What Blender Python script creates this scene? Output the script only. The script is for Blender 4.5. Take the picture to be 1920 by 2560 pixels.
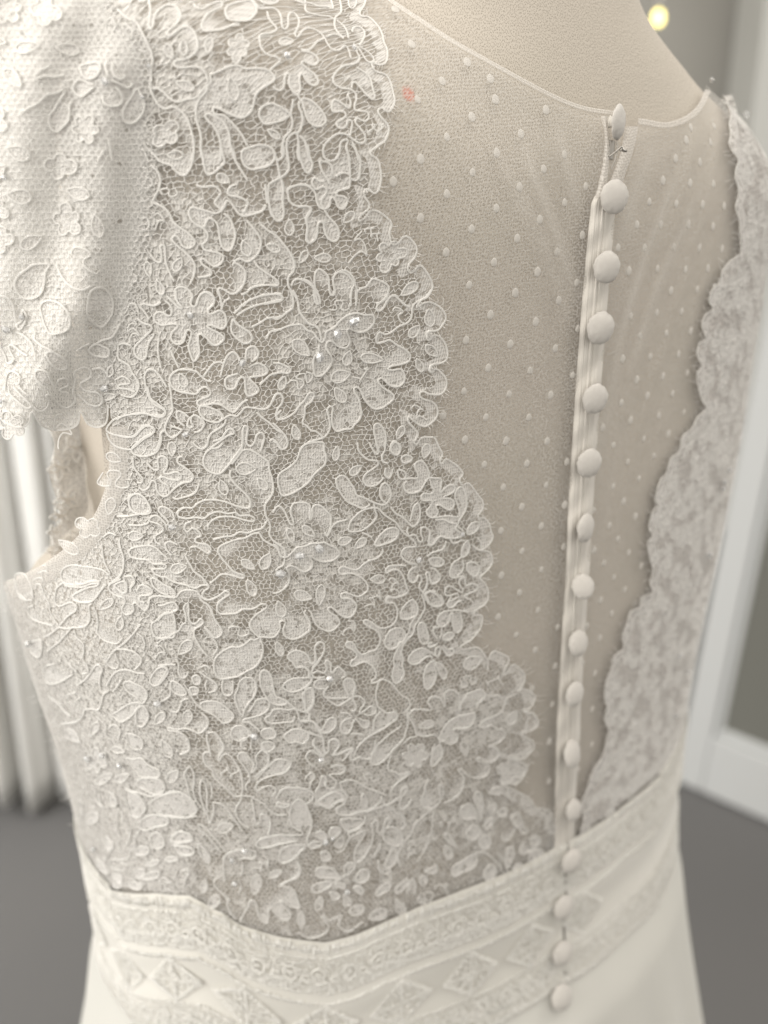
import bpy, math, random
import numpy as np
from mathutils import Matrix, Vector
from mathutils.geometry import delaunay_2d_cdt

for o in list(bpy.data.objects):
    bpy.data.objects.remove(o, do_unlink=True)
SC = bpy.context.scene
COL = SC.collection
RNG = np.random.default_rng(7)
EYE = 1.45                                     # height of the lens above the floor

# ------------------------------------------------------------------ camera
cam_d = bpy.data.cameras.new('camera')
cam = bpy.data.objects.new('camera', cam_d)
COL.objects.link(cam)
cam.location = (0, 0, EYE)
cam.rotation_euler = (math.radians(65), 0, 0)
cam_d.sensor_fit = 'VERTICAL'
cam_d.sensor_height = 36
cam_d.lens = 36 * 3000 / 2560
cam_d.clip_start = 0.02
cam_d.clip_end = 100
cam_d.dof.use_dof = True
cam_d.dof.focus_distance = 0.386
cam_d.dof.aperture_fstop = 7.5
SC.camera = cam

# ------------------------------------------------------------------ soft indoor light
w = bpy.data.worlds.new('World')
SC.world = w
w.use_nodes = True
w.node_tree.nodes['Background'].inputs[0].default_value = (1.0, 0.953, 0.875, 1)
w.node_tree.nodes['Background'].inputs[1].default_value = 0.78


def area(name, loc, aim, sx, sy, power, col, spread=180):
    d = bpy.data.lights.new(name, 'AREA')
    d.shape = 'RECTANGLE'
    d.size, d.size_y, d.energy, d.color = sx, sy, power, col
    d.spread = math.radians(spread)
    o = bpy.data.objects.new(name, d)
    COL.objects.link(o)
    o.location = loc
    o.rotation_euler = (Vector(aim) - Vector(loc)).to_track_quat('-Z', 'Y').to_euler()
    return o


area('window_light', (-1.45, -0.35, 2.0), (0.0, 0.45, 1.25), 1.4, 1.4, 34, (1.0, 0.97, 0.915))
area('left_window', (-1.9, 0.8, 1.7), (-0.05, 0.5, 1.15), 0.8, 1.5, 6, (0.97, 0.99, 1.0))
area('overhead_fill', (0.2, -0.1, 2.75), (0.1, 0.5, 1.2), 1.2, 1.2, 12, (1.0, 0.95, 0.88))  # added soft fill from above, no lamp seen there
area('drape_fill', (-1.5, 0.7, 1.9), (-0.95, 1.9, 0.9), 0.7, 1.2, 9, (0.99, 0.99, 0.97), 75)  # added fill to whiten the drapes, not a second window
area('right_fill', (1.7, 1.3, 2.5), (0.45, 1.0, 1.1), 1.2, 1.2, 17, (1.0, 0.96, 0.9))  # added fill from the right, brightens the far-side lace

SC.view_settings.view_transform = 'Standard'
SC.view_settings.look = 'None'
SC.view_settings.exposure = 0
SC.view_settings.gamma = 1
SC.cycles.use_denoising = True
SC.cycles.max_bounces = 6
SC.cycles.diffuse_bounces = 3
SC.cycles.transparent_max_bounces = 32
SC.cycles.caustics_reflective = False
SC.cycles.caustics_refractive = False
# ---- drawing of the corded lace: one line per cord run, o = open cord, c = closed loop (units of 2.41 chart px)
U0 = 400 / 165.9
TR = {
'A': (300, 0, U0, 'L', """o 29,0 32,15 31,30 33,33 35,30 37,20 44,13 51,11 58,13 62,20 60,27 52,34 49,37 52,40 58,36 65,32 72,33 77,39 80,48 79,54 74,59 66,62 59,63 57,67 61,70 68,70 77,69 84,71 89,77 91,84
o 36,92 40,91 47,96 53,102 61,105 71,102 79,101 84,95 90,89 94,85 93,78 97,76 105,73 113,70 122,70 128,73 140,73 150,75 156,80 157,85 151,89 143,94 139,99 137,108 134,116 127,121 122,121 112,117 102,112 97,111 96,114 99,118 107,119 113,124 120,132 126,140 131,150
o 0,15 10,23 18,26 25,37 31,48 35,60 34,72 33,85 33,92 36,100 41,108 48,112 56,110 63,114 70,122 74,134 77,148 76,166
o 91,90 88,96 82,103 79,112 80,125 84,140 84,155 87,166
o 104,166 104,150 102,140 97,130 91,124 88,119 91,117 98,120 105,124 110,131 113,140 114,150 118,158 119,166
o 75,10 78,14 84,15 92,11 100,8 104,9 103,13 96,16 89,20 85,26 83,31 86,36 94,36 104,35 112,32 122,31
c 110,12 118,9 131,7 137,11 139,17 134,24 128,27 112,26 108,22 107,17
o 138,0 142,7 150,11 158,10 162,6 162,0
o 0,84 5,90 12,88 14,83
o 15,140 21,148 27,156 31,166
o 18,133 24,140 28,150 36,158 42,166"""),
'B': (620, 0, U0, 'L', """c 22,107 14,110 10,117 13,125 18,128 27,126 34,124 40,120 41,118 35,113 28,109
o 17,18 19,25 26,33 26,36 20,39 10,41 9,47 11,54 17,60 27,63 30,66 26,70 20,75
o 0,5 6,11 10,15 22,15 28,18 31,24 32,32 35,35 38,32 38,24 40,20 45,21 49,27 48,34 45,40 48,43 52,38 58,35 66,37 74,43 78,50 83,56 90,57 96,53 100,57 102,65
o 51,55 58,56 64,52 68,48 75,45
o 52,57 60,58 67,62 69,67 65,71 60,70 54,67 52,69 57,74 65,80 69,87 66,91 61,90 56,85 53,80 50,81 50,88 51,94 48,100 43,96 39,88 40,80 37,79 35,82 34,92 31,95 27,94 23,91
o 48,100 52,106
c 53,104 62,106 70,113 76,121 77,127 72,131 65,130 59,124 55,114
o 44,104 43,112 42,118 44,126 42,135 36,142 34,150 33,156 34,162 28,166
o 50,106 50,112 53,118 54,126 52,134 49,137 44,138 39,144 38,152 39,166
o 49,137 50,148 49,158 51,166
o 51,140 56,145 58,152 60,160 62,166
o 86,28 86,34 89,40 95,45
o 88,28 95,33 99,40 100,46
o 77,44 82,42 88,42 95,46
o 104,40 105,36 110,34 116,37 117,43 114,49 111,53
o 111,54 118,58 124,63 126,68 122,70 117,66 112,58 109,54 108,58 111,64 110,68 104,71 95,72 88,77 84,84 86,90 93,94 101,95 107,99 108,105 106,112 107,116 113,117 119,118 121,123 118,127 113,126 109,124 107,128 112,134 117,141 117,147 112,149 105,145 98,140 90,139 83,143 77,149 75,156 77,163 84,166 90,162 92,155 93,147 98,145 100,147 98,152 100,158 103,166
o 108,74 116,79 122,85 125,95 127,103 124,105 118,100 112,93 107,88 104,89 103,94
o 101,99 99,101 102,107 101,114 97,112 90,107 85,106 83,110 84,117 91,117 96,118 97,122 92,126 88,128 89,132 94,134 98,131 99,127 102,126 104,129 103,135 102,141
o 104,147 108,155 111,166
o 42,0 43,5 48,9 56,10 54,0
o 56,10 62,11 70,14 78,14 85,16 84,8 81,0
o 56,12 56,18 61,21 70,23 80,24 86,27
o 91,0 93,8 94,18 91,22 87,25 86,30
o 64,0 69,4 74,4 75,0"""),
'C': (380, 360, U0, 'L', """c 92,10 94,5 102,2 110,0 118,1 124,5 126,12 124,17 118,22 110,24 102,25 96,22 93,17
o 50,0 52,10 54,20 56,28 60,30 66,27 71,22 75,18 73,10 71,0
o 81,0 84,12 88,20 93,28 98,36
o 44,0 43,12 41,22 36,30 32,31 26,27 21,21 13,18 8,15 4,10 0,8
o 0,20 7,27 10,35 9,43 6,50 2,57
o 0,58 10,62 17,67 21,74 24,80 32,86 40,92 45,99 43,104 38,106 32,103 29,96 25,93 22,97 27,103 34,109 41,116 45,124 44,134 40,143
o 0,112 5,119 11,120 11,110 10,104 14,103 15,110 16,122 20,132 24,140
o 120,40 127,36 134,32 140,25 139,12 137,0
o 134,0 135,9 132,14 127,16
o 120,40 119,50 121,65 126,76 131,78 135,72 134,58 134,42 131,32 129,22 127,12
o 150,0 151,12 155,24 159,29 162,27 164,20 161,12 159,0
o 138,50 140,45 146,42 155,41 162,44 166,48
o 139,48 140,56 144,61 150,63 158,63 163,66 161,71 158,76 159,85 158,94 160,100 164,100 166,97
o 46,41 54,43 62,42 68,44 71,49 68,54 65,59 68,63 73,66 76,60 78,57 82,60 86,66 90,71 95,73 104,71 111,69 115,66 117,62
o 88,40 82,42 78,48 81,52 88,53 95,56 99,59 97,64 95,69
o 116,40 117,50 118,60
o 73,67 66,70 58,68 48,65 42,64 39,68 41,76 47,82 54,86 58,92 57,98 53,102 54,107 60,109 69,111 74,115 72,121 66,125 60,122 54,117 51,118 53,123 59,127 62,132 58,135 48,136
o 74,70 80,75 84,84 86,92 84,102 81,108 76,108 72,103 70,94 68,82 64,77 60,75 57,78 55,84
o 97,77 103,84 109,92 112,100 110,110 104,117 98,120 91,117 86,119 83,124
o 85,121 91,124 96,130 96,138 93,146 87,152 82,153 75,149 70,147 68,151 71,157 72,166
o 110,80 118,87 127,93 135,102 142,112 146,122 145,130 140,136 140,145 145,153 149,160 150,166
o 105,119 110,126 120,133 128,139 130,143 127,145 120,144 110,145 103,147 97,152 92,154
o 94,166 100,160 110,156 120,154 130,154 134,157 133,160 125,162 115,164
o 143,145 145,140 150,138 158,141 166,147
o 30,166 26,158 25,150 29,146 36,147 42,154 41,162
o 46,166 49,157 54,152 60,153 65,159 63,166"""),
'D': (740, 360, U0, 'L', """o 0,41 8,41 14,45 18,51 19,58 22,64 27,66 32,63 33,56 35,54 38,57 41,64 46,66 50,60 50,56 46,53 39,52 40,48 46,46 52,44 53,38 53,30 52,15 49,4 49,0
o 54,0 59,8 63,16 63,26 62,34 58,37 54,35
o 39,33 42,30 48,29 53,31
o 24,15 22,18 24,26 29,34 32,40
o 24,17 30,18 34,22 35,30
o 27,38 21,37 17,34 14,38 16,43 19,46 25,43 29,46 28,51 24,57 24,62 26,66
o 0,64 8,63 14,66 10,71 8,77 10,86 9,94 9,99 13,101 18,97 20,90 20,83 23,79 26,81 27,88 30,95 35,99 40,98 42,92 40,84 35,78 30,72 27,67
o 0,138 8,139 14,143 17,150 19,157 21,164 23,163 22,157 18,148 17,140 18,132 21,128 26,130 31,136 32,145 33,153 36,155 38,152 36,142 37,135 43,130 50,130 56,136 58,142 55,150 54,158 54,166
o 42,131 50,133 57,142 60,148 60,158 59,166
o 60,152 64,148 70,146 75,139 78,138 86,141 91,144 93,148 91,155 86,161 80,164
o 88,166 93,158 98,155 104,160 110,166"""),
'E': (300, 720, U0, 'L', """o 59,0 60,10 64,16 66,19 62,18 56,12 50,6
o 72,0 76,6 74,14 77,17 80,15 83,6 88,2 94,3 98,9 97,15 92,20 92,24 97,24 103,21 108,24 110,30 110,36 106,40 100,38 94,36 91,37 94,40 102,44 108,49 106,53 100,57 95,55 91,50 86,46 82,46 82,55 83,64 81,70 77,73 74,66 72,58 74,50 75,43 71,41 69,46 67,53 62,56 57,54 54,49 56,43 61,38 59,35 53,35 45,36 39,33 37,28 40,23 46,23 50,26 54,26 55,20 52,14 48,11
o 23,16 27,14 36,16 42,14 44,12
o 23,17 28,23 32,30
o 0,12 4,9 6,7 5,3 0,2
o 0,24 6,25 10,20 13,14 17,14 20,18 21,23
o 20,29 26,34 33,36 35,40 30,46 24,52 19,57 17,63 20,69 25,72 29,69 30,62 32,54 36,48 37,45
o 42,50 41,60 42,70 44,80
o 54,62 58,72 62,80
o 62,82 56,86 53,92 55,99 61,104 70,106 80,107 84,102 89,100 94,104 93,109 86,112 81,115 82,119 88,119 98,117 106,119 113,124 118,126 122,122 127,116 132,113
o 62,82 72,82 80,84 84,88 90,93 95,94
o 87,89 92,82 97,76 103,74 108,76
o 104,90 107,78 110,70 114,65 118,64 122,68 124,73
o 130,74 130,66 132,60 138,58 143,64 141,70 136,74
o 133,80 138,77 145,76 152,82 150,87 142,89 134,90 136,94 141,99 143,104 138,108 132,109 130,104 129,95 129,91 125,90 122,94 119,101 112,102 109,97 110,91 116,88 122,86
o 144,98 150,92 156,87 166,85
c 117,30 115,40 118,47 125,53 131,55 136,51 134,44 127,39 120,34
o 105,20 108,12 114,8
o 102,0 104,8 105,13
o 118,24 124,18 128,14 137,9 148,5 158,4 166,4
o 121,26 130,20 140,16 152,13 166,10
o 136,38 144,34 152,29 162,28 166,27
o 151,50 154,44 160,41 166,41
c 84,120 83,126 88,133 96,136 103,136 107,131 104,126 96,122 90,120
o 103,136 110,131 115,129 121,130 126,125 130,121 140,122 148,123 154,120 158,112 161,107 166,107
o 110,133 108,139 101,144 95,148 92,154 91,160 86,164 81,162 77,158
o 72,131 66,126 61,125 60,130 63,136 68,140
o 78,147 84,145 88,138 85,133 79,129 75,131 75,137 77,140 74,142 71,140 72,134 74,131
o 54,140 60,142 66,144
o 65,145 60,150 55,152 50,148 48,143
o 52,96 54,104 55,115 56,124 52,132 49,139 48,144 44,148 43,156 41,163 37,166
o 50,100 44,90 38,83 32,82 28,87 28,95 30,104 33,112 38,118 45,122 49,126 47,130 42,131 34,129 28,127 20,128 10,129 4,131 0,134
o 0,57 6,55 14,57
o 1,58 1,70 6,74 12,78 15,85 19,91 22,98 20,105 16,110 10,110 4,108
o 0,92 5,89 11,92 13,96 8,97 2,98 2,101 10,102 18,105
o 0,150 10,152 17,150 22,146 27,140 33,140 37,144 35,149 28,153 21,159 15,164
o 92,166 97,161 104,156 112,150 118,148 118,145 113,143 109,148 105,153 97,156
o 126,166 127,155 127,145 129,140 132,142 131,150 131,158 135,161 139,157 141,150 146,147 149,152 147,160 145,166
o 141,126 146,131 154,137 160,143 166,147
o 166,124 162,128 161,133 164,134
o 154,156 158,154 162,158 166,164"""),
'F': (680, 720, U0, 'L', """o 0,137 7,144 13,151 15,158 13,163 8,164 4,158 0,156
o 0,5 6,4 10,8 8,11 0,13
o 17,0 20,8 20,18 14,23 8,28 4,30 0,29
o 20,0 24,8 26,18 27,23 32,30 37,35 43,37 47,42 49,52
o 0,43 6,41 13,38 20,36 29,36 34,41 41,44 45,50 50,54 53,49 54,43 62,39 68,32 76,26 85,24 93,26 101,26 103,32 100,38 95,42 88,44 82,42 77,40 75,44 78,51 77,57 73,60 66,58 60,53 55,54 54,60 57,65 60,72 58,79 54,84 50,88 45,89 42,87 41,78 42,69 46,64 47,56
o 41,0 42,10 44,14 47,14 47,8 44,0
o 57,0 58,4 61,5 63,0
o 80,0 79,8 79,15
o 84,0 84,10
o 117,0 116,8 108,14 105,19 108,22 113,18 117,10 122,6 127,9 133,15 139,18
o 161,0 155,8 146,13 142,18 141,28 137,34 128,38 120,44 114,46 108,44 105,50 106,55 112,54 119,52 126,57 135,62 140,68 138,74 130,77 120,79 117,82 122,83 130,82 134,88 133,96 127,100 120,99 113,93 110,91 107,94 111,100 118,105 123,109 122,114 117,118 111,122 104,123 99,120 93,113 90,106 87,101 83,101 83,106 87,112 89,120 90,128 88,134 83,139 80,143 73,144 66,146 62,143 60,137 60,128 61,122 58,120 55,124 57,132 58,142 55,149 50,153 40,156 32,160 27,166
o 51,152 44,146 39,145 34,140 30,137 32,130 33,120 38,116 42,109 40,106 36,107 32,114 27,119 24,124 20,128 11,133 5,133 3,129 5,122 9,117 10,111 7,107 3,108 0,115
o 107,166 104,152 103,141 107,138 112,143 115,152 114,166
o 138,132 137,135 142,141 147,147 146,152 144,158
o 0,75 8,76 16,80 18,83 15,86 8,85 0,87
o 166,43 158,43 156,46 158,52 161,50 166,48
o 166,77 161,78 159,83 162,86 166,82
o 119,166 121,158 125,157 129,161 130,166"""),
'H': (300, 1100, U0, 'L', """o 107,0 102,5 95,6 90,10 87,17 88,24 92,29 100,32 105,31 110,26 115,20 119,14 123,9 126,4 127,0
o 116,22 122,14 127,8 133,7 140,10 147,15 153,20 154,28 157,38 158,50 154,58 150,64 150,74 154,82 155,88 154,94 158,101 166,106
o 115,28 114,34 118,41 126,49 132,55 135,62 134,67 128,67 120,65 110,61 100,59 90,59 82,62 76,67 68,67 62,71 62,76 70,78 80,77 88,78 93,74 102,71 112,73 120,72 124,75 134,75 139,78 138,81 130,80 120,77 112,76 102,77 95,81 91,87
o 152,80 147,88 140,90 132,93 124,92 117,96 108,97 97,100
o 144,93 137,94 130,98 120,100 112,103 104,107 102,112 106,119 112,126 117,132 123,135 129,137 127,140 120,138 112,136 105,136 99,141 94,145
o 144,93 148,100 156,105 162,109 166,118
o 69,117 74,126 78,133 85,138 90,144 93,149 88,153 86,157
o 93,147 86,147 79,150 70,147 62,145 56,143 50,139 44,138 38,135 36,131 40,130 48,130 50,127 45,125 37,125 31,121 22,120 15,118 12,113 15,109 22,107 33,106 40,109 45,114 50,118
c 35,140 40,141 47,146 56,151 59,156 56,159 50,157 42,153 36,147
o 32,166 34,160 42,158 52,159 60,159 64,154 70,152 80,153 84,158 90,162 97,161 104,157 110,153 114,156 110,159 104,163 102,166
c 12,56 17,53 24,54 30,60 33,66 33,70 28,73 20,73 14,68 12,62
o 16,15 17,25 22,32 26,37 25,41 20,41
o 30,20 34,25 38,28 42,27 41,20 42,15 47,14 51,18 50,26 47,31 52,32 60,30 65,34 63,38 55,38 46,35 43,37 46,41 51,44 53,52
o 22,46 27,49 32,46 35,39 39,41 40,48 44,54 50,55 56,49 62,44 68,41 74,40 77,35 73,29 66,24 61,20 62,15 66,14
o 56,56 60,58 68,56 75,54 80,50 83,42
o 58,80 56,72 50,67 44,66 42,70 46,75 52,82 50,85 46,80 40,75 34,77 31,83 24,85 12,85
o 33,81 42,84 47,89 44,93 39,96 39,102 44,105
o 55,116 50,110 49,104 54,102 61,105
o 75,81 70,83 68,88 71,92 76,88 82,91 85,96 80,98 79,102 85,104 91,105 95,110 92,114 87,111 80,107 74,108
o 2,100 4,110 7,120 6,132 2,140 0,142
o 8,138 15,138 18,144 14,150 14,154
o 7,140 9,148 10,154 5,155 0,150
o 20,153 24,147 30,148 36,153 33,157 24,158 23,163 28,165
o 0,76 10,76 20,74 28,73"""),
'I': (680, 1100, U0, 'L', """c 31,3 27,10 24,18 17,25 8,31 5,37 6,45 9,54 15,54 22,51 30,46 37,40 41,34 47,28 53,22 54,14 52,8 51,0 40,0
o 99,64 92,68 84,65 76,61 69,52 65,44 65,37 70,34 75,36 79,42 83,48 85,54 93,57 101,61 109,64 114,64 119,59 120,52 118,45 114,42 110,46 109,53 111,59 115,62
o 103,62 104,70 106,75 104,80 98,86 90,91 80,92 77,90 79,82 84,76 90,71 98,68 107,68 113,74 120,79 126,83 129,88 134,94 139,97 143,95 147,97 148,101 151,103 153,100 151,94 152,88 156,88 160,92 160,98 159,105 163,106 166,103
o 91,93 96,95 101,98
c 104,105 107,99 112,93 118,89 124,88 128,91 127,97 122,102 114,105 107,107
o 120,67 125,73 132,77 138,83 143,87 148,83 150,77 150,68 148,63 144,66 142,73 140,82
o 138,87 137,92 139,97
o 140,98 145,103 146,107 142,108 135,109 131,114 132,119 138,124 145,126 147,128 141,131 138,137 139,142 143,145 147,142 148,138 151,138 152,142 149,149 153,155 157,160 160,166
o 86,0 87,8 93,15 98,18 106,19 107,23 102,27 95,32 92,38 95,44 102,45 108,42 113,36
o 98,0 101,6 105,12 108,10 106,2 105,0
o 114,0 114,8 111,14 112,20 117,21
c 121,3 124,0 129,2 130,8 127,13 122,11 120,7
c 131,16 136,13 142,16 139,20 133,21
o 115,26 114,33 118,37 121,33 122,27
o 127,28 128,35 132,38 140,37 147,37 148,33 145,27 145,22 150,19 155,22 159,30 159,36 155,42 151,49 145,52 138,52 134,48 134,42 137,40
o 128,28 134,30 136,34 134,38
o 0,72 4,66 8,66 12,71 15,78 18,84 21,84 20,78 18,72 20,64 24,62 32,62 37,64 38,70 38,80 40,76 40,68 44,64 50,66 55,71 59,76 59,84 58,90 55,95 53,96 54,92
o 55,97 58,92 61,86 66,82 74,80 76,79
o 0,101 6,105 11,109 13,114 12,118 8,117 6,112 4,107 0,105
o 11,119 16,117 20,113 25,108 32,107 40,104 46,104 52,103 58,106 64,109 68,114 66,118 60,122 52,123 45,121 40,118 36,117 40,122 40,128 36,132 30,133 24,129 18,127 14,129 16,134 17,140 15,147 10,152 4,155 0,155
o 12,120 11,126 6,129 3,132
o 112,110 111,115 105,120 98,122 92,126 86,131 78,130 71,128 67,132 70,136 78,135 84,136 91,140 96,146 97,152 93,156 87,159 78,156 72,155 69,158 72,161 79,161 84,166
o 136,127 125,127 118,128 115,132 116,135 121,132 128,132 133,138 136,148 138,154 133,158 126,160 118,160 115,164 117,166
o 158,134 156,136 158,142 156,150 154,154
o 160,135 160,140 162,145 166,146
o 155,158 160,154 166,154"""),
'J': (1000, 1100, U0, 'L', """o 26,36 33,37 39,38 39,44 38,52 42,48 48,44 53,46 52,51 47,54 42,56 42,58 47,58 52,61 52,66 48,70 43,68 38,65 34,65 34,68 36,72 34,76 30,78 26,76 24,71 28,66 30,61 26,60 20,60 19,56 21,53 29,53 32,50 29,45 28,40 26,34
o 30,78 38,77 46,76 54,77 58,76 57,69 55,62 53,55 56,48 60,46 63,50 65,58 65,67 62,74 58,80 56,85 54,89 57,92 60,94 61,97 55,99 48,99 44,99 39,97 35,100 31,105 27,107 26,104 27,96 28,91
o 33,80 42,80 48,83 55,84
o 56,87 61,91 63,96
o 48,100 51,104 55,104 60,101 63,102
o 60,118 57,121 52,124 49,130 48,137 51,140 57,139 62,139 64,144 64,148 72,146 77,149 75,153 68,156 63,159 65,161 70,163 72,166
o 44,102 43,107 40,111 33,113 28,115 25,118
c 27,121 33,119 39,120 42,124 38,128 30,127
o 28,130 33,131 37,136 38,141 34,145 29,146 27,140 27,135 24,134 24,138 25,146 23,152 20,155
c 61,119 60,112 63,105 66,102 68,107 67,114
c 66,95 67,88 72,83 78,83 77,89 72,94
o 76,98 80,104 80,109
o 71,106 75,110 80,112
o 61,122 62,128 60,134 55,138
c 66,125 72,124 77,127 78,133 75,138 70,137 66,132
o 62,140 58,142 58,147 61,152 61,155 56,153 50,149 45,149 43,154 44,158 50,158 55,156 57,159 53,162 48,164 46,166
o 21,157 26,154 33,156 38,161 41,166
o 22,158 26,166"""),
'K': (400, 1480, U0, 'L', """o 0,26 5,20 12,18 19,15 20,12 16,7 10,8 5,10 0,10
o 0,44 9,44 14,40 21,36 25,29 28,28 28,20 26,14 27,10 30,8 31,14 31,23 35,29 39,28 43,24 46,27 43,31 37,35 37,42 41,50 45,56 50,62
o 56,61 60,55 59,49 55,43 50,36 47,33
o 47,32 52,37 57,43 62,42 65,37 62,31 57,24 54,15 50,9 45,6 42,2
o 43,0 49,4 55,4 60,1 63,0
o 70,0 64,5 60,10 60,16 64,19 72,19 80,18 86,14 93,14 98,13 104,9 109,9 110,12 105,16 99,20 94,26 93,31 96,37 102,42 110,43 117,43 122,38 124,32 123,28 126,26 129,28 127,34 128,41 135,45 142,44 149,40 154,36 154,28 151,22 148,18 150,15
c 103,43 98,46 94,45 88,50 82,53 74,53 66,57 60,62 57,68 57,76 60,83 65,86 72,85 82,83 90,78 98,74 103,68 106,60 106,52 104,46
c 87,85 82,90 81,96 78,103 79,110 82,118 86,124 88,117 93,110 98,103 100,95 98,88 94,85
o 66,87 65,94 66,100 70,103 75,101 76,94 76,88
o 92,120 97,113 100,108 108,106 113,110 112,117 108,121 102,124 94,126 87,128 86,130 92,131 98,135 102,138
c 104,80 108,77 113,80 116,88 117,96 120,104 127,107 131,111 126,113 118,112 112,108 107,100 104,92
o 130,108 136,114 142,118 148,120 154,116 158,108 158,100 156,95 151,97 147,102 147,108 150,114
c 127,95 129,90 136,86 146,85 156,85 154,90 149,95 141,99 133,99
o 153,84 152,76 146,74 140,74 137,69 132,65 132,61 138,57 146,58 152,62 155,69 160,69 160,62 159,54 163,49 166,48
o 166,63 162,70 158,74 156,80 158,85
o 110,130 109,126 113,124 117,118 124,117 132,118 139,117 142,122 144,129 152,130 154,125 154,121
o 110,130 116,132 128,131 137,130 139,124
c 128,146 132,141 139,138 147,139 153,143 152,149 147,153 140,151 134,152
o 144,129 156,130 162,134 166,141
o 153,140 158,143 166,146
o 0,75 4,73 9,74 8,79 4,86 0,90
o 0,72 10,71 18,71
o 19,65 21,72 21,80 25,85 29,83 31,78
c 14,88 20,90 26,95 29,101 24,103 17,100 13,94
c 35,84 40,82 43,86 42,91 37,91
c 32,96 36,94 41,96 40,101 35,102
o 43,74 48,72 53,75
o 42,78 48,83 56,88 60,93 58,98 51,100
o 50,87 48,92 49,97
o 27,92 32,100 37,109 43,116
o 12,94 13,102 8,107 0,111
o 31,106 25,108 23,114 20,120 14,119
c 44,111 50,109 58,109 65,112 72,118 77,124 73,130 66,131 60,126 53,121 45,117
o 44,121 50,126 51,133 48,138 42,142 35,139 28,137 20,138 10,136
c 74,142 77,136 84,134 90,137 95,143 91,146 86,148 82,150 76,147
c 105,140 112,137 119,140 119,146 112,148 106,146
c 106,152 114,151 119,155 115,160 110,161 107,156
o 95,149 94,158
o 91,148 85,151 85,157 90,158
o 103,140 97,134 91,129
o 50,143 50,150 52,158 54,166
o 50,142 57,141 62,146 66,154 65,160 62,166
o 10,139 22,141 29,146 32,153 32,160 24,163
o 105,152 107,160 112,164"""),
'L': (760, 1480, U0, 'L', """o 36,0 37,3 43,3 48,5 52,10 51,16 48,21 43,23 37,21 31,16 26,12 23,14 26,18 32,22 35,28 33,32 28,36 23,37 16,34 11,30 8,24 6,18 3,15
o 0,22 4,26 5,32 3,37 0,39
o 97,0 92,3 84,1 82,4 84,8 90,8 93,13 94,20 92,27 87,32 80,34 74,33 69,29 64,26 60,26 60,29 66,33 73,37 76,42 76,49 72,56 66,58 58,61 53,57 50,51 46,48 42,49 42,53 48,56 52,60 52,64 47,68 46,72 50,73 56,70 62,69 68,73 72,79 72,85 68,88 68,91 72,90 76,88
c 97,20 99,14 104,8 109,5 113,8 115,14 114,20 110,23 104,25 98,24
o 114,20 110,26 107,31 106,38 103,42 100,49 96,53 92,60 90,67 91,74 89,80 89,86 92,91 96,90 100,84 101,79 99,73 100,66 98,60 100,52 104,46 110,40 112,32 115,27 119,20 122,14 121,6 119,0
c 88,36 93,34 99,35 102,40 102,46 97,49 93,54 87,56 82,53 81,47 84,40
c 116,30 121,29 124,36 126,44 124,50 119,50 116,44 115,37
o 121,0 126,8 132,12 139,11 141,7 138,0
o 149,2 145,9 147,13 152,12 156,7 159,7
o 166,18 158,16 150,16 140,18 135,24 135,30 140,33 145,30 148,24 149,19 151,19 150,26 152,36 156,39 160,34 160,26 158,18
o 139,34 139,40 137,45
o 137,33 131,34 131,40 135,45
c 140,44 146,39 152,40 150,45 145,47
o 130,49 126,50 126,54 131,53 135,50
c 137,53 133,56 133,62 136,64 138,58
o 141,52 145,56 151,56 151,61 146,63 142,58 139,53
o 133,63 125,57 118,55 110,59 105,66 108,71 115,71 121,66 126,63 130,65
c 132,68 127,70 123,76 121,84 122,95 126,97 131,92 134,82 132,74
c 133,70 138,71 144,78 144,85 141,87 137,80 134,73
o 81,87 88,91 93,97 99,104 105,107 107,114 104,119 105,125 109,131 112,138 114,144 124,146 132,144 137,149
o 81,87 76,88 73,96 72,104 74,114 79,119 84,122 92,121 94,127 88,132 80,138 70,143 60,150 53,158 50,166
o 104,124 105,132 103,140 101,148 95,155 88,161
o 98,132 97,136 88,142 80,149 73,156 71,166
o 105,124 110,119 118,118 129,119 128,115 125,111 128,106 134,105 139,108 142,116 143,112 142,104 145,99 150,98 156,102 158,110 157,120 160,112 163,107 166,105
o 166,124 156,126 148,130 142,137 138,145 137,151 142,151 147,154 154,152 156,147 153,143 151,139 157,138 166,137
o 100,154 106,148 114,146
o 137,152 140,160 140,166
o 133,153 130,160 129,166
o 0,60 4,64 5,70 9,70 10,63 10,53 14,48 19,50 19,58 15,65 10,71 7,77 8,84 14,85 20,84
o 8,80 13,78 19,80 22,75 20,70 22,67 26,70 26,77 28,80 33,74 38,77 41,83 36,86
o 21,87 13,87 9,92 12,96 20,96
o 24,94 20,98 19,104 25,106 35,106 44,105 41,97 39,90 42,86 48,87 51,94 49,103 49,108 52,114 51,119 46,119
o 22,107 28,111 34,114 41,110 47,106
c 0,97 5,96 9,104 8,113 3,120 0,118
o 0,75 4,78 5,84
o 7,88 4,92 0,96
o 49,105 54,104 60,108 60,113 56,118 56,122 62,118 66,115 71,116 72,121 66,124 60,123
o 36,121 44,122 47,126 40,129 36,135 37,141 43,143 47,138 49,131 52,128 56,133 60,137 65,135 65,130 59,129 55,127
o 46,143 56,143 60,145
o 77,120 71,128 69,140
c 18,138 22,130 27,126 31,128 31,135 25,141 18,142 15,140
o 0,121 4,122 4,128 9,131 13,138 16,143 18,147 19,156 20,164 24,160 24,152 28,148 33,149 35,155 31,161 28,166
o 0,140 6,143 14,145
o 10,148 8,154 14,160 20,166"""),
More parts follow.
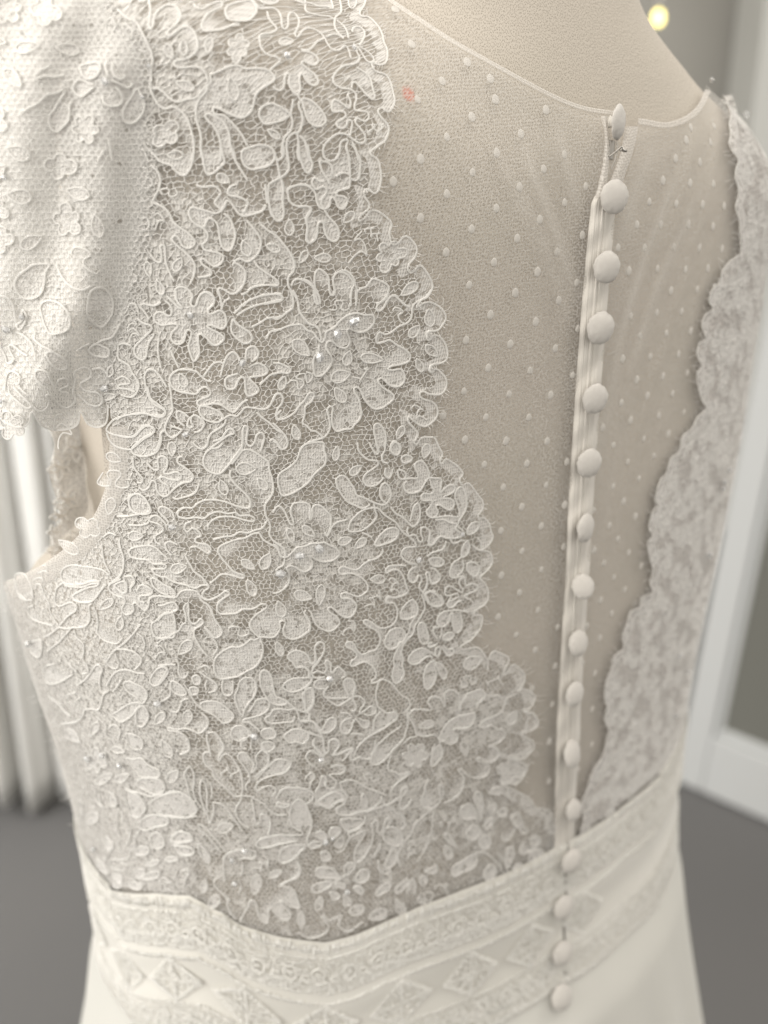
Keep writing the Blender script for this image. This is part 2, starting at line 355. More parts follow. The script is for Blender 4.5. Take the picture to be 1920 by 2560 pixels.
'M': (1080, 1480, U0, 'L', """o 84,102 77,105 73,108 71,114 69,120 62,125 52,129 46,134 46,137 52,137 58,135 63,138 70,140 72,145 69,150 62,154 54,156
o 52,103 58,105 64,104 70,108
o 24,120 26,121 27,110 32,103 40,100 46,98 52,103 48,109 43,114 43,118
o 54,68 54,78
o 24,124 32,124 40,122 41,125 39,132 34,137 28,139 20,138
o 54,157 60,157 65,160 66,166"""),
'N': (420, 1840, U0, 'L', """o 42,0 44,8 45,14
o 45,12 39,13 38,19 41,26 47,31 49,38 55,44 62,50 67,55 71,58 78,57
o 55,0 59,6 57,12 53,18 54,22 57,16 62,14 67,18 71,24 75,30 77,38 78,48 77,56 76,62 72,68 71,74 74,82 80,88 84,90
o 83,38 85,35 82,31 77,24 73,18 75,13 81,13 85,19 89,23 88,30 86,34 90,31 92,24 91,17 95,12 100,8
o 85,37 85,42 81,46 82,52
o 96,5 99,11 104,15 104,22 102,28 96,32 90,38
o 92,40 98,33 105,26 112,20 120,20 127,23 125,29 119,34 110,36 101,39 94,43 91,48 93,52 98,49 105,47 111,50 111,54 108,58
o 112,60 116,53 122,49 130,49 140,50 148,53 150,58 147,63 142,66
o 78,57 86,58 93,62 100,66 106,73 114,77 122,77
o 87,60 89,70 90,80 91,86
o 92,87 96,84 96,77 101,77 106,83 106,90 104,98
o 139,98 138,94 130,90 126,84 126,74 129,65 135,61 141,65 145,74 148,83 147,93 144,101 144,110
o 138,98 128,98 116,98 104,100 95,103 92,107 95,111 104,111 114,108 124,106 133,104
c 142,110 136,108 126,109 118,113 115,120 117,127 124,126 131,122 136,116
c 114,64 120,66 126,66 122,69 113,68
o 24,26 19,35 22,45 24,56 29,65 33,72
o 24,26 28,33 29,42 28,52 31,62 36,70
o 37,40 35,46 35,56 37,65 40,72 43,78 44,84
o 37,40 41,47 42,56 42,68 43,74
o 45,43 47,52 46,60
o 48,64 49,72 47,80 45,86
o 48,64 57,66 63,72 70,82 78,94
o 33,86 35,92 42,98 50,108 57,116
o 33,86 40,90 47,97 54,106 61,115
c 34,107 40,112 45,120 44,127 38,122 34,114
o 60,146 59,135 59,124 62,118 68,115 76,113 85,113 91,116 91,121 87,123 80,122 74,124
o 78,126 78,134 76,140
o 74,144 77,152 74,158
o 50,150 50,145 55,141
o 50,150 55,156 60,160 65,166
o 134,126 137,134 134,140 126,145 118,148 115,152
o 0,57 10,53 20,56 30,64
o 0,77 10,79 22,80 32,78
c 6,106 10,98 16,94 23,97 27,103 20,105 10,108
c 10,110 18,110 27,112 29,117 24,119 15,117
o 14,15 22,12 24,8 20,0"""),
'O': (760, 1840, U0, 'L', """o 19,0 19,8 21,13 24,12 24,4 26,0 32,0 35,5 32,10 29,15 36,14 43,10 48,9 44,15 38,22
o 8,0 10,7 15,13 19,18 15,16 8,11 3,13 1,18 4,23 8,27
o 26,28 33,26 40,27 41,31 37,35 30,35 25,36 28,39 32,43 30,49 25,50 21,47 22,41 20,37 17,38 15,46 11,54 12,62 11,66 18,68 25,71 29,68 34,64 40,63 43,59 41,54 37,49 36,44
o 0,40 4,35 8,34 10,38 6,44 5,50
c 13,64 18,60 24,56 30,54 36,56 40,60 34,64 28,66 26,70 18,67
o 36,44 46,41 54,44 62,49 72,53 80,56 83,58
o 42,64 38,67 32,72 35,77 45,78 54,75 64,73 70,70 76,65 79,58
o 81,60 80,66 84,67 90,64 97,58 99,51 104,49 103,54 98,61 96,69 99,72 105,68 109,61
o 62,75 72,71 82,68 88,70 92,74 98,77 102,83 102,89 98,93
o 62,78 61,84 56,90 48,94 41,93 37,86 36,83 45,81 58,82
o 82,92 90,90 97,95 100,101 98,108 93,110 84,107 80,100 81,94 85,89 88,84 87,81 83,82 81,88 79,94 76,97 74,93 75,86 73,83 69,86 69,94 69,104 66,112 63,118 57,125 52,127 50,120 52,112 57,104 61,97 60,94 54,97 47,100 43,106 40,112 36,116 31,115
o 46,100 44,96 50,94 58,91
o 50,8 46,18 48,21 56,18 62,20 67,19
o 72,0 71,8 68,17 67,23 72,26 80,22 87,14 92,8 100,0
o 88,16 85,24 85,31 91,33 98,36 106,33 108,34 102,39 95,44 90,49 87,55
c 129,20 131,12 136,6 140,10 140,17 135,24 130,28 128,24
o 126,42 123,47 122,54 119,60 119,67 124,71 130,71 136,67 138,60 137,52 138,47 141,49 141,58 139,63
o 142,66 150,62 157,57 161,50 162,40 159,35 156,32
o 131,71 120,80 112,88 108,98 103,104 98,112 95,120 96,128 98,131
o 132,74 130,82 130,92 129,100 133,104
o 127,98 125,108 121,116 115,126
c 82,130 84,124 88,114 92,112 94,117 93,126 88,132 84,134
o 75,124 75,130 78,137 83,139 88,135
o 77,106 76,112 72,118 70,122 66,118
c 12,96 15,94 20,96 23,101 18,103 13,100
c 4,110 8,105 14,105 19,106 15,110 8,112
c 17,116 22,115 26,119 26,124 20,125 17,121
c 26,92 32,90 37,93 34,98 30,102 25,100
c 30,108 38,100 40,105 36,112
c 11,136 14,132 22,132 30,134 34,140 36,143 28,143 20,143 13,141
c 7,154 10,150 18,147 26,146 28,149 24,153 16,157 10,158
o 28,148 34,145 40,141 48,136 52,130 48,127 43,128 40,133 41,138
c 52,142 56,136 62,134 66,138 64,145 58,148 53,147
c 73,158 78,152 84,148 88,149 86,155 80,159 74,162
c 92,158 94,152 99,148 104,144 107,147 102,153 97,158
o 104,160 106,150 110,144 113,150 112,160
c 30,150 34,148 40,149 41,154 37,153
c 50,152 56,151 59,155 58,160
c 118,142 122,141 125,145 122,151 118,148
c 122,136 128,134 134,130 135,136 130,139 126,138
c 142,98 147,98 152,105 155,112 149,108 145,104
c 142,115 145,110 150,115 150,122 146,124"""),
'P': (1080, 1840, U0, 'L', """o 75,50 75,58 80,65
o 54,7 60,8 65,11 66,16 62,21 57,24 51,22 46,19 43,21 46,23 53,25 56,29 55,35 50,39 42,40 35,38 30,34 26,30 24,32 27,36 30,40 29,48 26,55
c 41,56 44,54 48,58 49,66 48,76 47,84 44,72 40,62
c 36,67 30,68 26,72 26,80 31,83 38,82 43,82 42,74
c 54,70 58,68 63,68 62,74 58,77
c 64,76 68,72 74,73 73,79 66,80
c 50,90 54,84 60,82 58,88 53,93
c 33,96 38,90 44,90 47,96 42,103 36,104 32,100
c 45,106 49,100 55,101 57,108 53,114 47,112
c 78,82 82,78 86,77 88,83 92,91 96,96 90,98 86,92 82,90
o 82,92 80,98 76,104 70,105 69,98
c 98,104 104,100 108,104 106,110 100,111
o 92,106 88,112 87,118 93,119 98,116 104,113
c 73,118 76,112 80,112 81,120 78,128 74,134
c 50,140 54,132 60,130 63,136 60,144 53,146
o 64,118 70,124 73,132 75,140
c 17,138 20,131 28,126 36,121 42,120 43,128 38,134 28,138 20,142
o 42,118 50,117 58,122 65,130 70,138
c 96,124 100,116 108,115 112,118 106,124 100,127
c 80,134 84,130 89,130 88,136 83,138"""),
'Q': (40, 1440, U0, 'L', """o 5,0 7,10 9,18 15,22 23,22
o 22,8 23,18
o 24,28 19,30 20,38 26,43 35,46 44,48
o 27,10 27,6 31,6 35,16 40,26 41,34 45,42 49,47
o 54,4 48,9 46,16 46,24 50,28 56,26 62,24 68,28 66,33 59,38 54,44 50,48
o 52,0 56,6 64,8 74,8 82,5 90,4 88,2 80,3 74,5 66,4
o 73,11 66,15 64,19 70,23 80,24 86,20 91,13 96,4
o 83,25 80,28 81,38 80,44 75,49 64,50 56,51 50,50 45,54 40,58 35,60
o 85,29 88,38 89,48 88,54 92,60 98,64 108,66 114,60
o 62,51 56,58 50,65 44,70 39,75 38,83
o 65,52 68,60 74,66 75,74 74,82 79,90 79,96 73,98
c 20,68 26,64 32,64 33,72 31,80 26,81 20,74
o 46,88 38,90 35,96 36,106 44,109 53,106 60,101 64,98 62,90 61,88 64,92 68,96
o 68,110 76,104 81,98 86,90 90,88 94,93 92,98 91,106 92,114
o 98,110 102,102 108,95 118,93 128,96 136,97
o 104,116 109,110 113,103
o 107,72 115,66 121,60 126,54 132,46
o 128,55 134,60 136,66 135,72
o 107,72 116,72 126,75 133,82 131,88 126,93
o 107,72 102,78 98,86 105,92 110,90
o 106,76 110,86
c 143,46 148,42 154,36 162,34 166,40 166,58 158,60 148,60 144,54
c 115,108 120,105 128,108 136,113 139,120 134,128 128,122 120,116
c 104,140 110,136 118,130 126,127 132,128 127,136 122,142 113,147
c 128,145 128,136 134,130 139,136 140,144 134,152 129,150
c 142,102 148,93 155,90 160,94 156,102 149,109 143,108
o 75,140 76,135 84,134 90,135 93,128 95,119 100,115
o 52,150 64,149 72,145 76,137
o 62,142 55,136 48,128 40,122
o 112,0 105,3 100,6 101,12 108,17 115,19 116,24 113,30 115,35 120,36 125,32 124,26 127,24 132,29 137,32 140,26 141,19 148,17 166,19
c 106,6 110,11 115,14 118,10 116,2
o 122,12 122,7 126,2 125,0
o 88,141 95,148 98,152 97,160
o 100,154 106,150 112,156 110,166"""),
'R': (120, 1820, U0, 'L', """c 84,60 90,62 98,66 105,77 100,87 94,88 88,82
c 110,74 116,68 126,64 138,62 146,66 152,74 156,82 146,88 132,88 118,84
o 86,60 98,63 110,66 122,64 134,60
c 97,96 102,90 110,86 120,86 128,90 126,96 116,98 104,102
c 85,28 92,28 100,27 108,34 118,40 118,46 110,47 100,46
c 96,54 100,48 110,47 120,50 124,58 118,64 108,62
c 110,108 116,104 122,108 124,116 118,121 111,117
c 130,112 134,105 142,103 150,106 152,112 140,114
c 134,118 144,118 153,121 153,126 146,128 138,125
c 94,124 100,119 108,120 108,125 102,128 96,127
o 100,92 99,102 94,110 95,118 90,124 88,131 80,133 71,133 70,138 74,143 82,144 86,140 80,135
o 62,110 64,118 68,123 73,119 70,113 65,109
o 72,121 68,126 66,132 62,135
c 45,92 48,86 54,84 58,88 55,94 48,96
c 37,74 39,72 41,78 41,90 39,94
o 55,60 54,68 57,74 62,78
o 56,60 58,66 60,74
o 77,92 77,102 80,110
o 87,96 90,104 88,114 83,120
c 94,148 98,143 104,142 104,148 98,152
c 100,151 110,146 119,144 118,150 108,153
c 72,150 78,148 82,152 80,157
c 72,160 78,157 82,160 77,163
c 88,160 94,156 102,160 98,164
c 55,132 60,136 66,142 68,148 62,146 57,140
c 106,138 112,134 119,133 114,138
c 124,132 132,129 138,131 132,134
o 140,145 146,142 149,146 145,152 144,160"""),
'S': (520, 2140, U0, 'L', """o 34,64 37,58 39,53 43,47 44,42 48,41 51,46 52,54 55,60 60,65 63,62 63,52 65,49 69,54 75,60 82,62 86,56 82,50 76,45 74,42 78,43 84,47 90,49 95,49 93,42 90,34 88,30 80,27 74,26
o 74,27 82,22 92,18 95,12 93,5 90,0
o 92,75 97,76 101,80 107,81 114,79 120,76 124,70 122,64 117,58 120,58 124,62 130,60 136,57 138,58 134,65 137,71 144,74 151,70 157,65 160,64
o 20,40 23,40 21,46 25,54 30,61
c 125,33 132,34 136,38 130,41
c 139,42 140,36 146,40 147,46 141,47
c 145,52 150,48 158,47 160,52 154,57 147,56
c 149,30 154,27 159,30 158,36"""),
'V': (0, 960, 2.894, 'L', """o 96,34 102,28 115,24 125,23 135,25 143,24 144,20 138,15 132,10 129,0
o 96,34 95,38 100,41 110,43 118,43 124,37 128,34 134,35 135,39 128,43 120,49 116,54 118,58 126,60 136,57 140,50 141,42
o 95,40 98,47 104,52 112,54 116,54
c 114,97 116,94 121,92 127,96 131,103 132,108 126,110 118,108 114,103
o 92,130 94,128 98,126 103,128
o 91,136 92,145 94,153 98,161 97,162 92,158 84,156 76,155 66,154 59,157 57,163 60,169 68,171 76,170 84,167 89,169 86,172 80,173 72,177 67,180 68,184 76,186 84,184 90,176 95,170
o 106,130 106,138 109,146 109,156 106,163 100,168 97,172
o 34,184 33,176 30,168 26,162 20,162 18,166 21,178 28,184"""),
'T': (0, 0, U0, 'S', """o 66,92 58,96 48,98 40,106 30,112 22,118
o 68,94 62,104 56,113 51,119 51,128 54,134 60,136 67,130 72,124 73,110 75,104
o 36,80 42,73 50,69
o 36,83 46,79 56,80 66,78
o 98,88 92,86 86,83 80,84 76,92 80,98 86,100 92,96 98,91
c 84,70 94,67 103,66 105,72 100,80 92,82 86,78
o 107,98 108,106 114,110 122,109 126,104 124,96 119,90
o 116,84 124,87 132,91 138,86
o 112,78 110,68 113,61
o 117,66 117,76 124,82 130,78
c 142,92 136,100 130,108 126,118 129,126 138,127 146,120 150,108
o 112,144 114,155 115,166
o 108,155 102,166"""),
'U': (0, 660, U0, 'S', """c 52,0 48,8 47,20 44,30 36,35 26,35 18,28 16,20 19,12 28,5 36,0
c 43,45 47,39 56,38 65,42 71,50 73,60 70,67 62,71 53,72 48,64 45,54
c 90,40 93,28 102,23 110,27 116,36 116,50 110,60 105,64 96,60 90,52
o 60,0 64,10 70,19 78,25 86,26 93,22
o 0,32 8,34 14,42 16,52 18,60
c 24,47 29,54 27,60 24,66 20,67 19,62 24,58
o 18,70 26,74 34,82 37,92 38,100
o 0,74 2,86 7,95 9,102 14,102 16,98 12,90 11,84 15,84 22,90 30,95
o 36,66 38,72 37,78 44,84 52,88 60,93
c 49,92 54,90 62,94 68,100 68,107 62,108 54,104 50,98
o 78,89 84,85 92,81
o 100,81 106,78 116,75 121,68 125,60
c 91,88 98,82 106,84 113,88 112,95 104,95 96,93
o 7,132 8,120 10,113 15,111 21,115 22,122 18,125
o 44,125 38,118 38,111 43,109 49,112 52,120 55,125
o 58,124 60,119 66,117 70,120 69,125 62,128 63,131 70,132
o 22,125 22,128 28,134
o 11,126 12,134 20,142 28,148 33,147
o 15,127 22,134 30,142 38,150 43,151 48,147 50,140 47,135 50,134 56,140 63,146 71,147 78,140 75,130 77,122 76,112 80,108 88,106 94,110 93,117 87,120 83,123 85,128 92,131 100,132 106,137 106,143 100,146 92,144 86,139 80,133
o 95,108 104,107 110,111 112,116
c 112,116 112,108 116,105 118,112"""),
}
EDGE_SRC = [
 (620, 0, "118,-12 119,0 120,6 118,13 113,20 114,24 122,25 130,32 135,40 137,50 140,58 139,68 135,72 128,72 124,69 124,74 128,79 137,82 142,88 145,98 147,108 144,115 140,118 134,114 130,117 133,123 140,131 141,138 137,147 130,152"),
 (740, 360, "73,8 74,12 80,16 83,25 84,36 82,46 78,50 74,48 70,46 67,48 68,54 72,60 72,65 67,70 62,75 63,78 67,76 71,71 74,68 80,68 88,73 94,79 95,84 93,90 94,98 97,103 102,101 107,95 112,95 118,101 121,108 119,116 113,123 112,128 115,132 119,129 122,125 126,125 131,131 136,140 137,148 132,157 126,160"),
 (1000, 720, "13,18 20,14 27,13 34,16 39,20 43,27 42,33 37,40 34,42 26,43 24,46 25,52 28,50 31,47 36,48 41,53 44,60 45,68 43,73 37,76 30,77 27,81 28,85 31,84 34,82 38,85 43,91 44,98 42,104 37,108 30,108 25,107 21,105 17,106 17,110 21,113 28,115 33,119 35,125 34,131 29,137 22,141 16,139 10,135 6,131 4,132 6,137 11,143 15,148 14,152 11,157 12,159 15,158 18,153 26,152 32,153"),
 (1000, 1100, "35,2 37,6 40,12 38,17 38,22 41,20 44,17 49,20 55,24 60,30 61,33 58,37 58,41 61,44 65,42 68,43 72,48 77,55 81,60 82,66 80,71 77,75 77,79 80,78 83,78 88,84 90,92 92,98 89,104 84,109 80,111 82,112 88,113 91,118 91,125 88,130 83,135 79,139 80,142 84,146 87,153"),
 (1080, 1480, "54,0 53,6 49,11 42,15 39,19 41,21 47,21 48,26 46,34 41,41 36,47 30,50 26,53 28,56 35,55 42,54 47,57 51,63 54,67 56,62 60,58 66,60 74,64 75,69 72,75 70,80 71,83 74,80 78,74 80,72 86,76 91,82 91,89 88,95 84,100 86,99 90,97 96,99 101,104 100,110 96,117 91,121 95,121 100,122 104,130 102,136 96,140 90,142 87,144 93,147 99,151"),
 (1080, 1840, "100,8 95,15 90,20 82,19 76,17 77,20 85,22 92,26 94,30 90,38 86,44 81,47 76,45 70,45 69,47 75,49 82,53 90,57 96,61 100,67 103,71 110,71 116,74 119,78 119,86 124,90 128,95"),
]
REDGE = [(1798,252),(1806,272),(1811,299),(1807,316),(1810,342),(1806,362),(1816,390),(1824,405),(1818,425),(1816,450),(1829,473),(1829,494),(1822,518),(1832,548),(1834,579),(1836,631),(1811,650),(1790,677),(1785,705),(1764,723),(1757,750),(1768,770),(1748,785),(1739,810),(1750,845),(1733,856),(1728,885),(1740,912),(1728,930),(1731,964),(1741,998),(1751,1018),(1730,1039),(1716,1066),(1692,1088),(1684,1124),(1663,1143),(1652,1180),(1637,1195),(1626,1238),(1634,1259),(1620,1270),(1609,1315),(1619,1334),(1606,1353),(1612,1392),(1619,1421),(1612,1453),(1619,1477),(1591,1490),(1586,1513),(1562,1525),(1554,1554),(1543,1583),(1546,1615),(1521,1635),(1513,1668),(1500,1693),(1496,1733),(1504,1762),(1497,1789),(1509,1818),(1503,1840),(1495,1878),(1466,1924),(1452,1970),(1442,2000),(1448,2040),(1440,2078)]
BANDTOP = [(222,2180),(289,2214),(400,2222),(480,2228),(560,2272),(600,2300),(700,2330),(810,2343),(880,2325),(960,2290),(1040,2255),(1150,2215),(1250,2178),(1340,2133),(1400,2095),(1440,2078),(1500,2040),(1560,1995),(1640,1930),(1690,1880)]
ARMHOLE = [(272,1000),(284,1060),(284,1100),(280,1180),(266,1235),(240,1292),(190,1352),(130,1400),(80,1428),(30,1450)]
ARMSCYE = [(240,-160),(290,-20),(302,36),(343,63),(368,105),(384,145),(386,200),(388,260),(396,400),(398,520),(380,650),(350,800),(310,930),(282,1050)]
SLEEVE_HEM = [(-60,1000),(-20,1030),(0,1041),(17,1055),(43,1066),(64,1063),(75,1050),(77,1031),(84,1028),(93,1047),(107,1064),(133,1073),(162,1073),(185,1067),(197,1053),(200,1027),(208,1035),(220,1058),(240,1067),(260,1063),(270,1047),(272,1010)]
NECK = [(900,-70),(960,0),(1060,68),(1130,112),(1200,150),(1280,193),(1340,225),(1400,255),(1450,275),(1495,286),(1516,292)]
NECKR = [(1562,306),(1600,308),(1640,312),(1670,309),(1700,298),(1725,280),(1742,258),(1754,232),(1757,210),(1752,185),(1735,160),(1700,120)]
ZIPL = [(1508,462),(1494,478),(1480,500),(1474,530),(1458,700),(1442,903),(1433,1050),(1425,1189),(1409,1480),(1393,1768),(1390,1840),(1387,1980),(1384,2125)]
ZIPR = [(1540,462),(1541,490),(1539,520),(1524,700),(1510,868),(1497,1050),(1484,1247),(1468,1500),(1452,1768),(1450,1840),(1440,1980),(1436,2120)]
BUTTONS = [(1535,492,56,82,0,0),(1516,668,62,78,0,0),(1501,820,68,80,0,0),(1488,997,62,74,0,0),(1473,1158,62,72,0,0),(1464,1320,42,72,-50,0),(1459,1467,60,62,10,25),(1446,1608,50,64,-15,15),(1437,1736,46,64,-25,5),(1431,1885,42,70,-45,15),(1434,2025,40,55,-20,10),(1430,2153,50,62,-10,0),(1410,2270,46,62,-12,0),(1407,2384,46,62,-8,0),(1405,2494,44,64,-10,0)]
DOTS2 = [(50,40),(120,190),(360,268),(252,350),(460,340),(145,430),(482,430),(380,505),(700,475),(272,592),(592,578),(158,687),(487,660),(780,668),(40,785),(383,745),(690,730),(272,838),(585,808),(870,805),(158,942),(485,900),(780,875),(378,990),(672,948),(268,1090),(575,1030),(855,1015),(475,1133),(748,1088),(368,1232),(663,1175),(567,1265),(830,1220),(755,1298),(460,1360),(655,1390),(355,1470),(545,1487),(740,1505),(835,1420),(450,1590),(630,1600),(812,1620),(1410,615),(1425,545),(1325,550),(1305,605),(1365,700),(1260,685),(1205,780),(1320,790),(1420,795),(1145,872),(1260,880),(1373,883),(1470,890),(1090,970),(1195,970),(1315,970),(1420,978),(1010,1070),(1125,1070),(1250,1065),(1362,1070),(1460,1075),(1055,1170),(1180,1160),(1300,1165),(1400,1160),(1240,1255),(1350,1250),(1065,1365),(1178,1350),(1285,1345),(1105,1450),(1218,1440),(1325,1430),(1030,1550),(1150,1540),(1270,1530),(1090,1640),(1205,1625),(1310,1610)]
DOTS4 = [(345,135),(540,147),(720,152),(255,240),(440,248),(625,248),(350,345),(527,350),(703,350),(433,452),(617,448),(790,440),(515,550),(698,540),(595,635),(780,625),(505,738),(680,718),(597,825),(772,805),(507,930),(680,905),(585,1005),(493,1110),(665,1080),(572,1187),(748,1152),(653,1253),(738,1320),(640,1420),(725,1485),(712,1645),(1137,155),(1245,145),(1025,185),(1185,240),(1065,260),(1295,225),(943,292),(1228,318),(1122,340),(990,367),(1165,413),(1052,440),(1100,512),(988,545),(1032,610),(905,650),(1085,675),(973,715),(1010,773),(903,820),(1057,832),(947,877),(1110,890),(992,938),(1040,992),(933,1037),(983,1095),(873,1150),(930,1200),(858,1310),(908,1352),(897,1507)]
DOTS6 = [(640,212),(712,440),(895,450),(622,540),(712,610),(835,560)]
CRYSTALS = [(718,138,9),(886,118,7),(476,788,9),(606,908,9),(464,1086,8),(887,803,13),(844,836,12),(800,894,12),(430,1318,9),(800,1372,12),(750,1390,11),(702,1435,12),(1157,1336,6),(1048,1400,8),(70,1610,9),(394,1760,9),(636,1842,10),(218,1898,8),(255,1890,7),(298,1916,8),(233,2124,7),(825,1697,9),(803,1900,7),(815,2106,8),(832,2098,6),(612,2128,7),(580,2152,7),(587,2210,7),(265,205,10),(262,966,10),(374,165,6),(357,242,6),(20,820,10),(1825,1175,7),(1812,1206,7),(1808,1222,6),(1774,1388,8),(1866,286,8),(1780,200,7),(1720,1680,6),(1690,1790,7),(1700,1640,6),(18,440,8),(60,790,7),(10,1000,7),(868,2230,7)]
FOLDS = [([(1296,330),(1335,440),(1385,570),(1450,775)],15,.8),([(1215,330),(1290,480),(1360,620),(1440,860)],20,.5),([(1385,300),(1420,420),(1455,560)],16,.6),([(1706,400),(1660,520),(1610,650),(1535,890)],12,.9),([(1765,430),(1700,590),(1640,730),(1555,1000)],13,.8),([(1640,345),(1605,430),(1570,530),(1545,640)],16,.7),([(1600,640),(1560,800),(1510,1060),(1480,1300)],14,.5)]
# ------------------------------------------------------------------ body of the dress form, in metres
FPX = 3000.0
TH = math.radians(25)
CT, ST = math.cos(TH), math.sin(TH)
KH = np.array([-.05, 0., .08, .16, .22, .28, .32, .345, .37, .40, .44])
KA = np.array([.1606, .1615, .167, .1775, .1837, .1831, .1746, .1452, .1002, .0643, .0565])
KB = np.array([.1202, .1079, .1075, .1103, .1117, .1043, .0908, .0808, .0675, .0565, .0507])
KY = np.array([-.0118, -.0019, -.0002, -.0024, -.003, -.0022, -.001, .0009, .0065, .016, .0307])
PHI, SX, SY, ZW = 0.6655, 0.0753, 0.4221, EYE - 0.4142
CP, SP = math.cos(PHI), math.sin(PHI)
NEXP = 2.3
LIFT = 0.075


def pchip(x, y):
    h = np.diff(x); d = np.diff(y) / h; m = np.zeros_like(y)
    for i in range(1, len(x) - 1):
        if d[i - 1] * d[i] > 0:
            m[i] = 2 * d[i - 1] * d[i] / (d[i - 1] + d[i])
    m[0] = d[0]; m[-1] = d[-1]

    def f(q):
        k = np.clip(np.searchsorted(x, q) - 1, 0, len(x) - 2)
        u = np.clip((q - x[k]) / h[k], -2, 2)
        return (y[k] * (1 + 2 * u) * (1 - u) ** 2 + m[k] * h[k] * u * (1 - u) ** 2
                + y[k + 1] * u * u * (3 - 2 * u) + m[k + 1] * h[k] * u * u * (u - 1))
    return f


# sampled once, then interpolated linearly (fast)
_q = np.linspace(-.05, .44, 1500)
_a, _b, _y = pchip(KH, KA)(_q), pchip(KH, KB)(_q), pchip(KH, KY)(_q)
fA = lambda h: np.interp(h, _q, _a)
fB = lambda h: np.interp(h, _q, _b)
fY = lambda h: np.interp(h, _q, _y)


def sstep(a, b, x):
    t = np.clip((x - a) / (b - a), 0, 1)
    return t * t * (3 - 2 * t)


def lift(X, h):
    return LIFT * sstep(.03, .17, -X) * sstep(.20, .36, h)


def to_local(P):
    x = P[..., 0] - SX; y = P[..., 1] - SY
    return x * CP + y * SP, -x * SP + y * CP, P[..., 2] - ZW


def to_world(X, Y, h):
    return np.stack([SX + X * CP - Y * SP, SY + X * SP + Y * CP, ZW + h], -1)


def inside(P):
    X, Y, h = to_local(P)
    h0 = np.clip(h - lift(X, h), -.05, .44)
    b = fB(h0)
    return (np.abs(X) / fA(h0)) ** NEXP + (np.abs(Y - fY(h0) - b) / b) ** NEXP - 1


def rays(px):
    px = np.asarray(px, float)
    r = (px[..., 0] - 960) / FPX; u = (1280 - px[..., 1]) / FPX
    return np.stack([r, CT + u * ST, u * CT - ST], -1)


ORG = np.array([0, 0, EYE])


def project(P):
    x = P[..., 0]; y = P[..., 1]; z = P[..., 2] - EYE
    d = y * CT - z * ST; u = y * ST + z * CT
    return np.stack([960 + FPX * x / d, 1280 - FPX * u / d], -1)


def body_t(px):
    """distance along each chart ray to the body"""
    D = rays(px)
    ts = np.linspace(.28, .74, 70)
    v = inside(ORG + D[..., None, :] * ts[:, None])
    neg = v < 0
    k = neg.argmax(-1); ok = neg.any(-1)
    km = np.abs(v).argmin(-1)
    hi = ts[k]; lo = ts[np.maximum(k - 1, 0)]
    for _ in range(18):
        m = (lo + hi) / 2
        g = inside(ORG + D * m[..., None]) < 0
        hi = np.where(g, m, hi); lo = np.where(g, lo, m)
    return np.where(ok, hi, ts[km]), ok


def normals(P):
    e = 5e-4
    f0 = inside(P)
    n = np.stack([inside(P + np.array(d) * e) - f0 for d in ((1, 0, 0), (0, 1, 0), (0, 0, 1))], -1)
    return n / np.maximum(np.linalg.norm(n, axis=-1, keepdims=True), 1e-9)


# the closure line down the back, in body coordinates
_z = np.array([(1538, 300), (1530, 400), (1510, 560), (1490, 760), (1465, 1000), (1450, 1200), (1430, 1500), (1415, 1750), (1405, 1950), (1400, 2100), (1392, 2350), (1390, 2550)], float)
_t, _ = body_t(_z)
_X, _Y, _h = to_local(ORG + rays(_z) * _t[:, None])
_o = np.argsort(_h)
zipX = lambda h: np.interp(h, _h[_o], _X[_o])


def puff(P):
    """how far the sheer back stands off the form: tented at the closure, with soft folds beside it"""
    X, Y, h = to_local(P)
    x = X - zipX(h)
    g = sstep(.06, .12, h)
    out = .0016 + .0042 * np.exp(-(x / .016) ** 2) * g
    for x0, sl, wd, am in ((.030, .30, .0046, .0013), (.048, .33, .0040, .0012), (.064, .36, .0048, .0011), (-.030, -.22, .006, .0016), (-.048, -.25, .007, .0012)):
        c = x0 + sl * (h - .30)
        out = out + am * np.exp(-((x - c) / wd) ** 2) * sstep(.16, .24, h) * (1 - sstep(.335, .37, h))
    return out


def on_body(px, off=0.0, exact=False):
    px = np.asarray(px, float)
    q = px
    for k_ in range(3 if exact else 1):
        t, ok = body_t(q)
        P = ORG + rays(q) * t[..., None]
        n = normals(P)
        P = P + n * (puff(P) + off)[..., None]
        if exact:
            q = q + (px - project(P))
    return P, n


# arc length around the body, for weaves and nets
_al = np.linspace(-math.pi, math.pi, 2001)
_r = ((np.abs(np.sin(_al)) / .178) ** NEXP + (np.abs(np.cos(_al)) / .11) ** NEXP) ** (-1 / NEXP)
_s = np.concatenate([[0], np.cumsum(np.hypot(np.diff(_r * np.sin(_al)), np.diff(_r * np.cos(_al))))])
_s -= np.interp(0, _al, _s)
arc = lambda al: np.interp(al, _al, _s)
unarc = lambda s: np.interp(s, _s, _al)


def wrap(al, h0, off=0.0, ka=0.0):
    """point on the body for a turn angle and a height; ka widens the ring"""
    h0 = np.asarray(h0, float)
    a = fA(h0) + ka; b = fB(h0) + ka
    r = ((np.abs(np.sin(al)) / a) ** NEXP + (np.abs(np.cos(al)) / b) ** NEXP) ** (-1 / NEXP)
    X = r * np.sin(al); Y = fY(h0) + fB(h0) - r * np.cos(al)
    h = h0 + 0 * X
    for _ in range(6):
        h = h0 + lift(X, h)
    P = to_world(X, Y, h)
    if np.ndim(off) or off:
        P = P + normals(P) * np.asarray(off + 0 * h)[..., None]
    return P


def level(al, h):
    """ring parameter for a true height"""
    h0 = np.asarray(h, float) + 0 * al
    for _ in range(10):
        hc = np.clip(h0, -.05, .44)
        r = ((np.abs(np.sin(al)) / fA(hc)) ** NEXP + (np.abs(np.cos(al)) / fB(hc)) ** NEXP) ** (-1 / NEXP)
        h0 = h - lift(r * np.sin(al), h)
    return h0


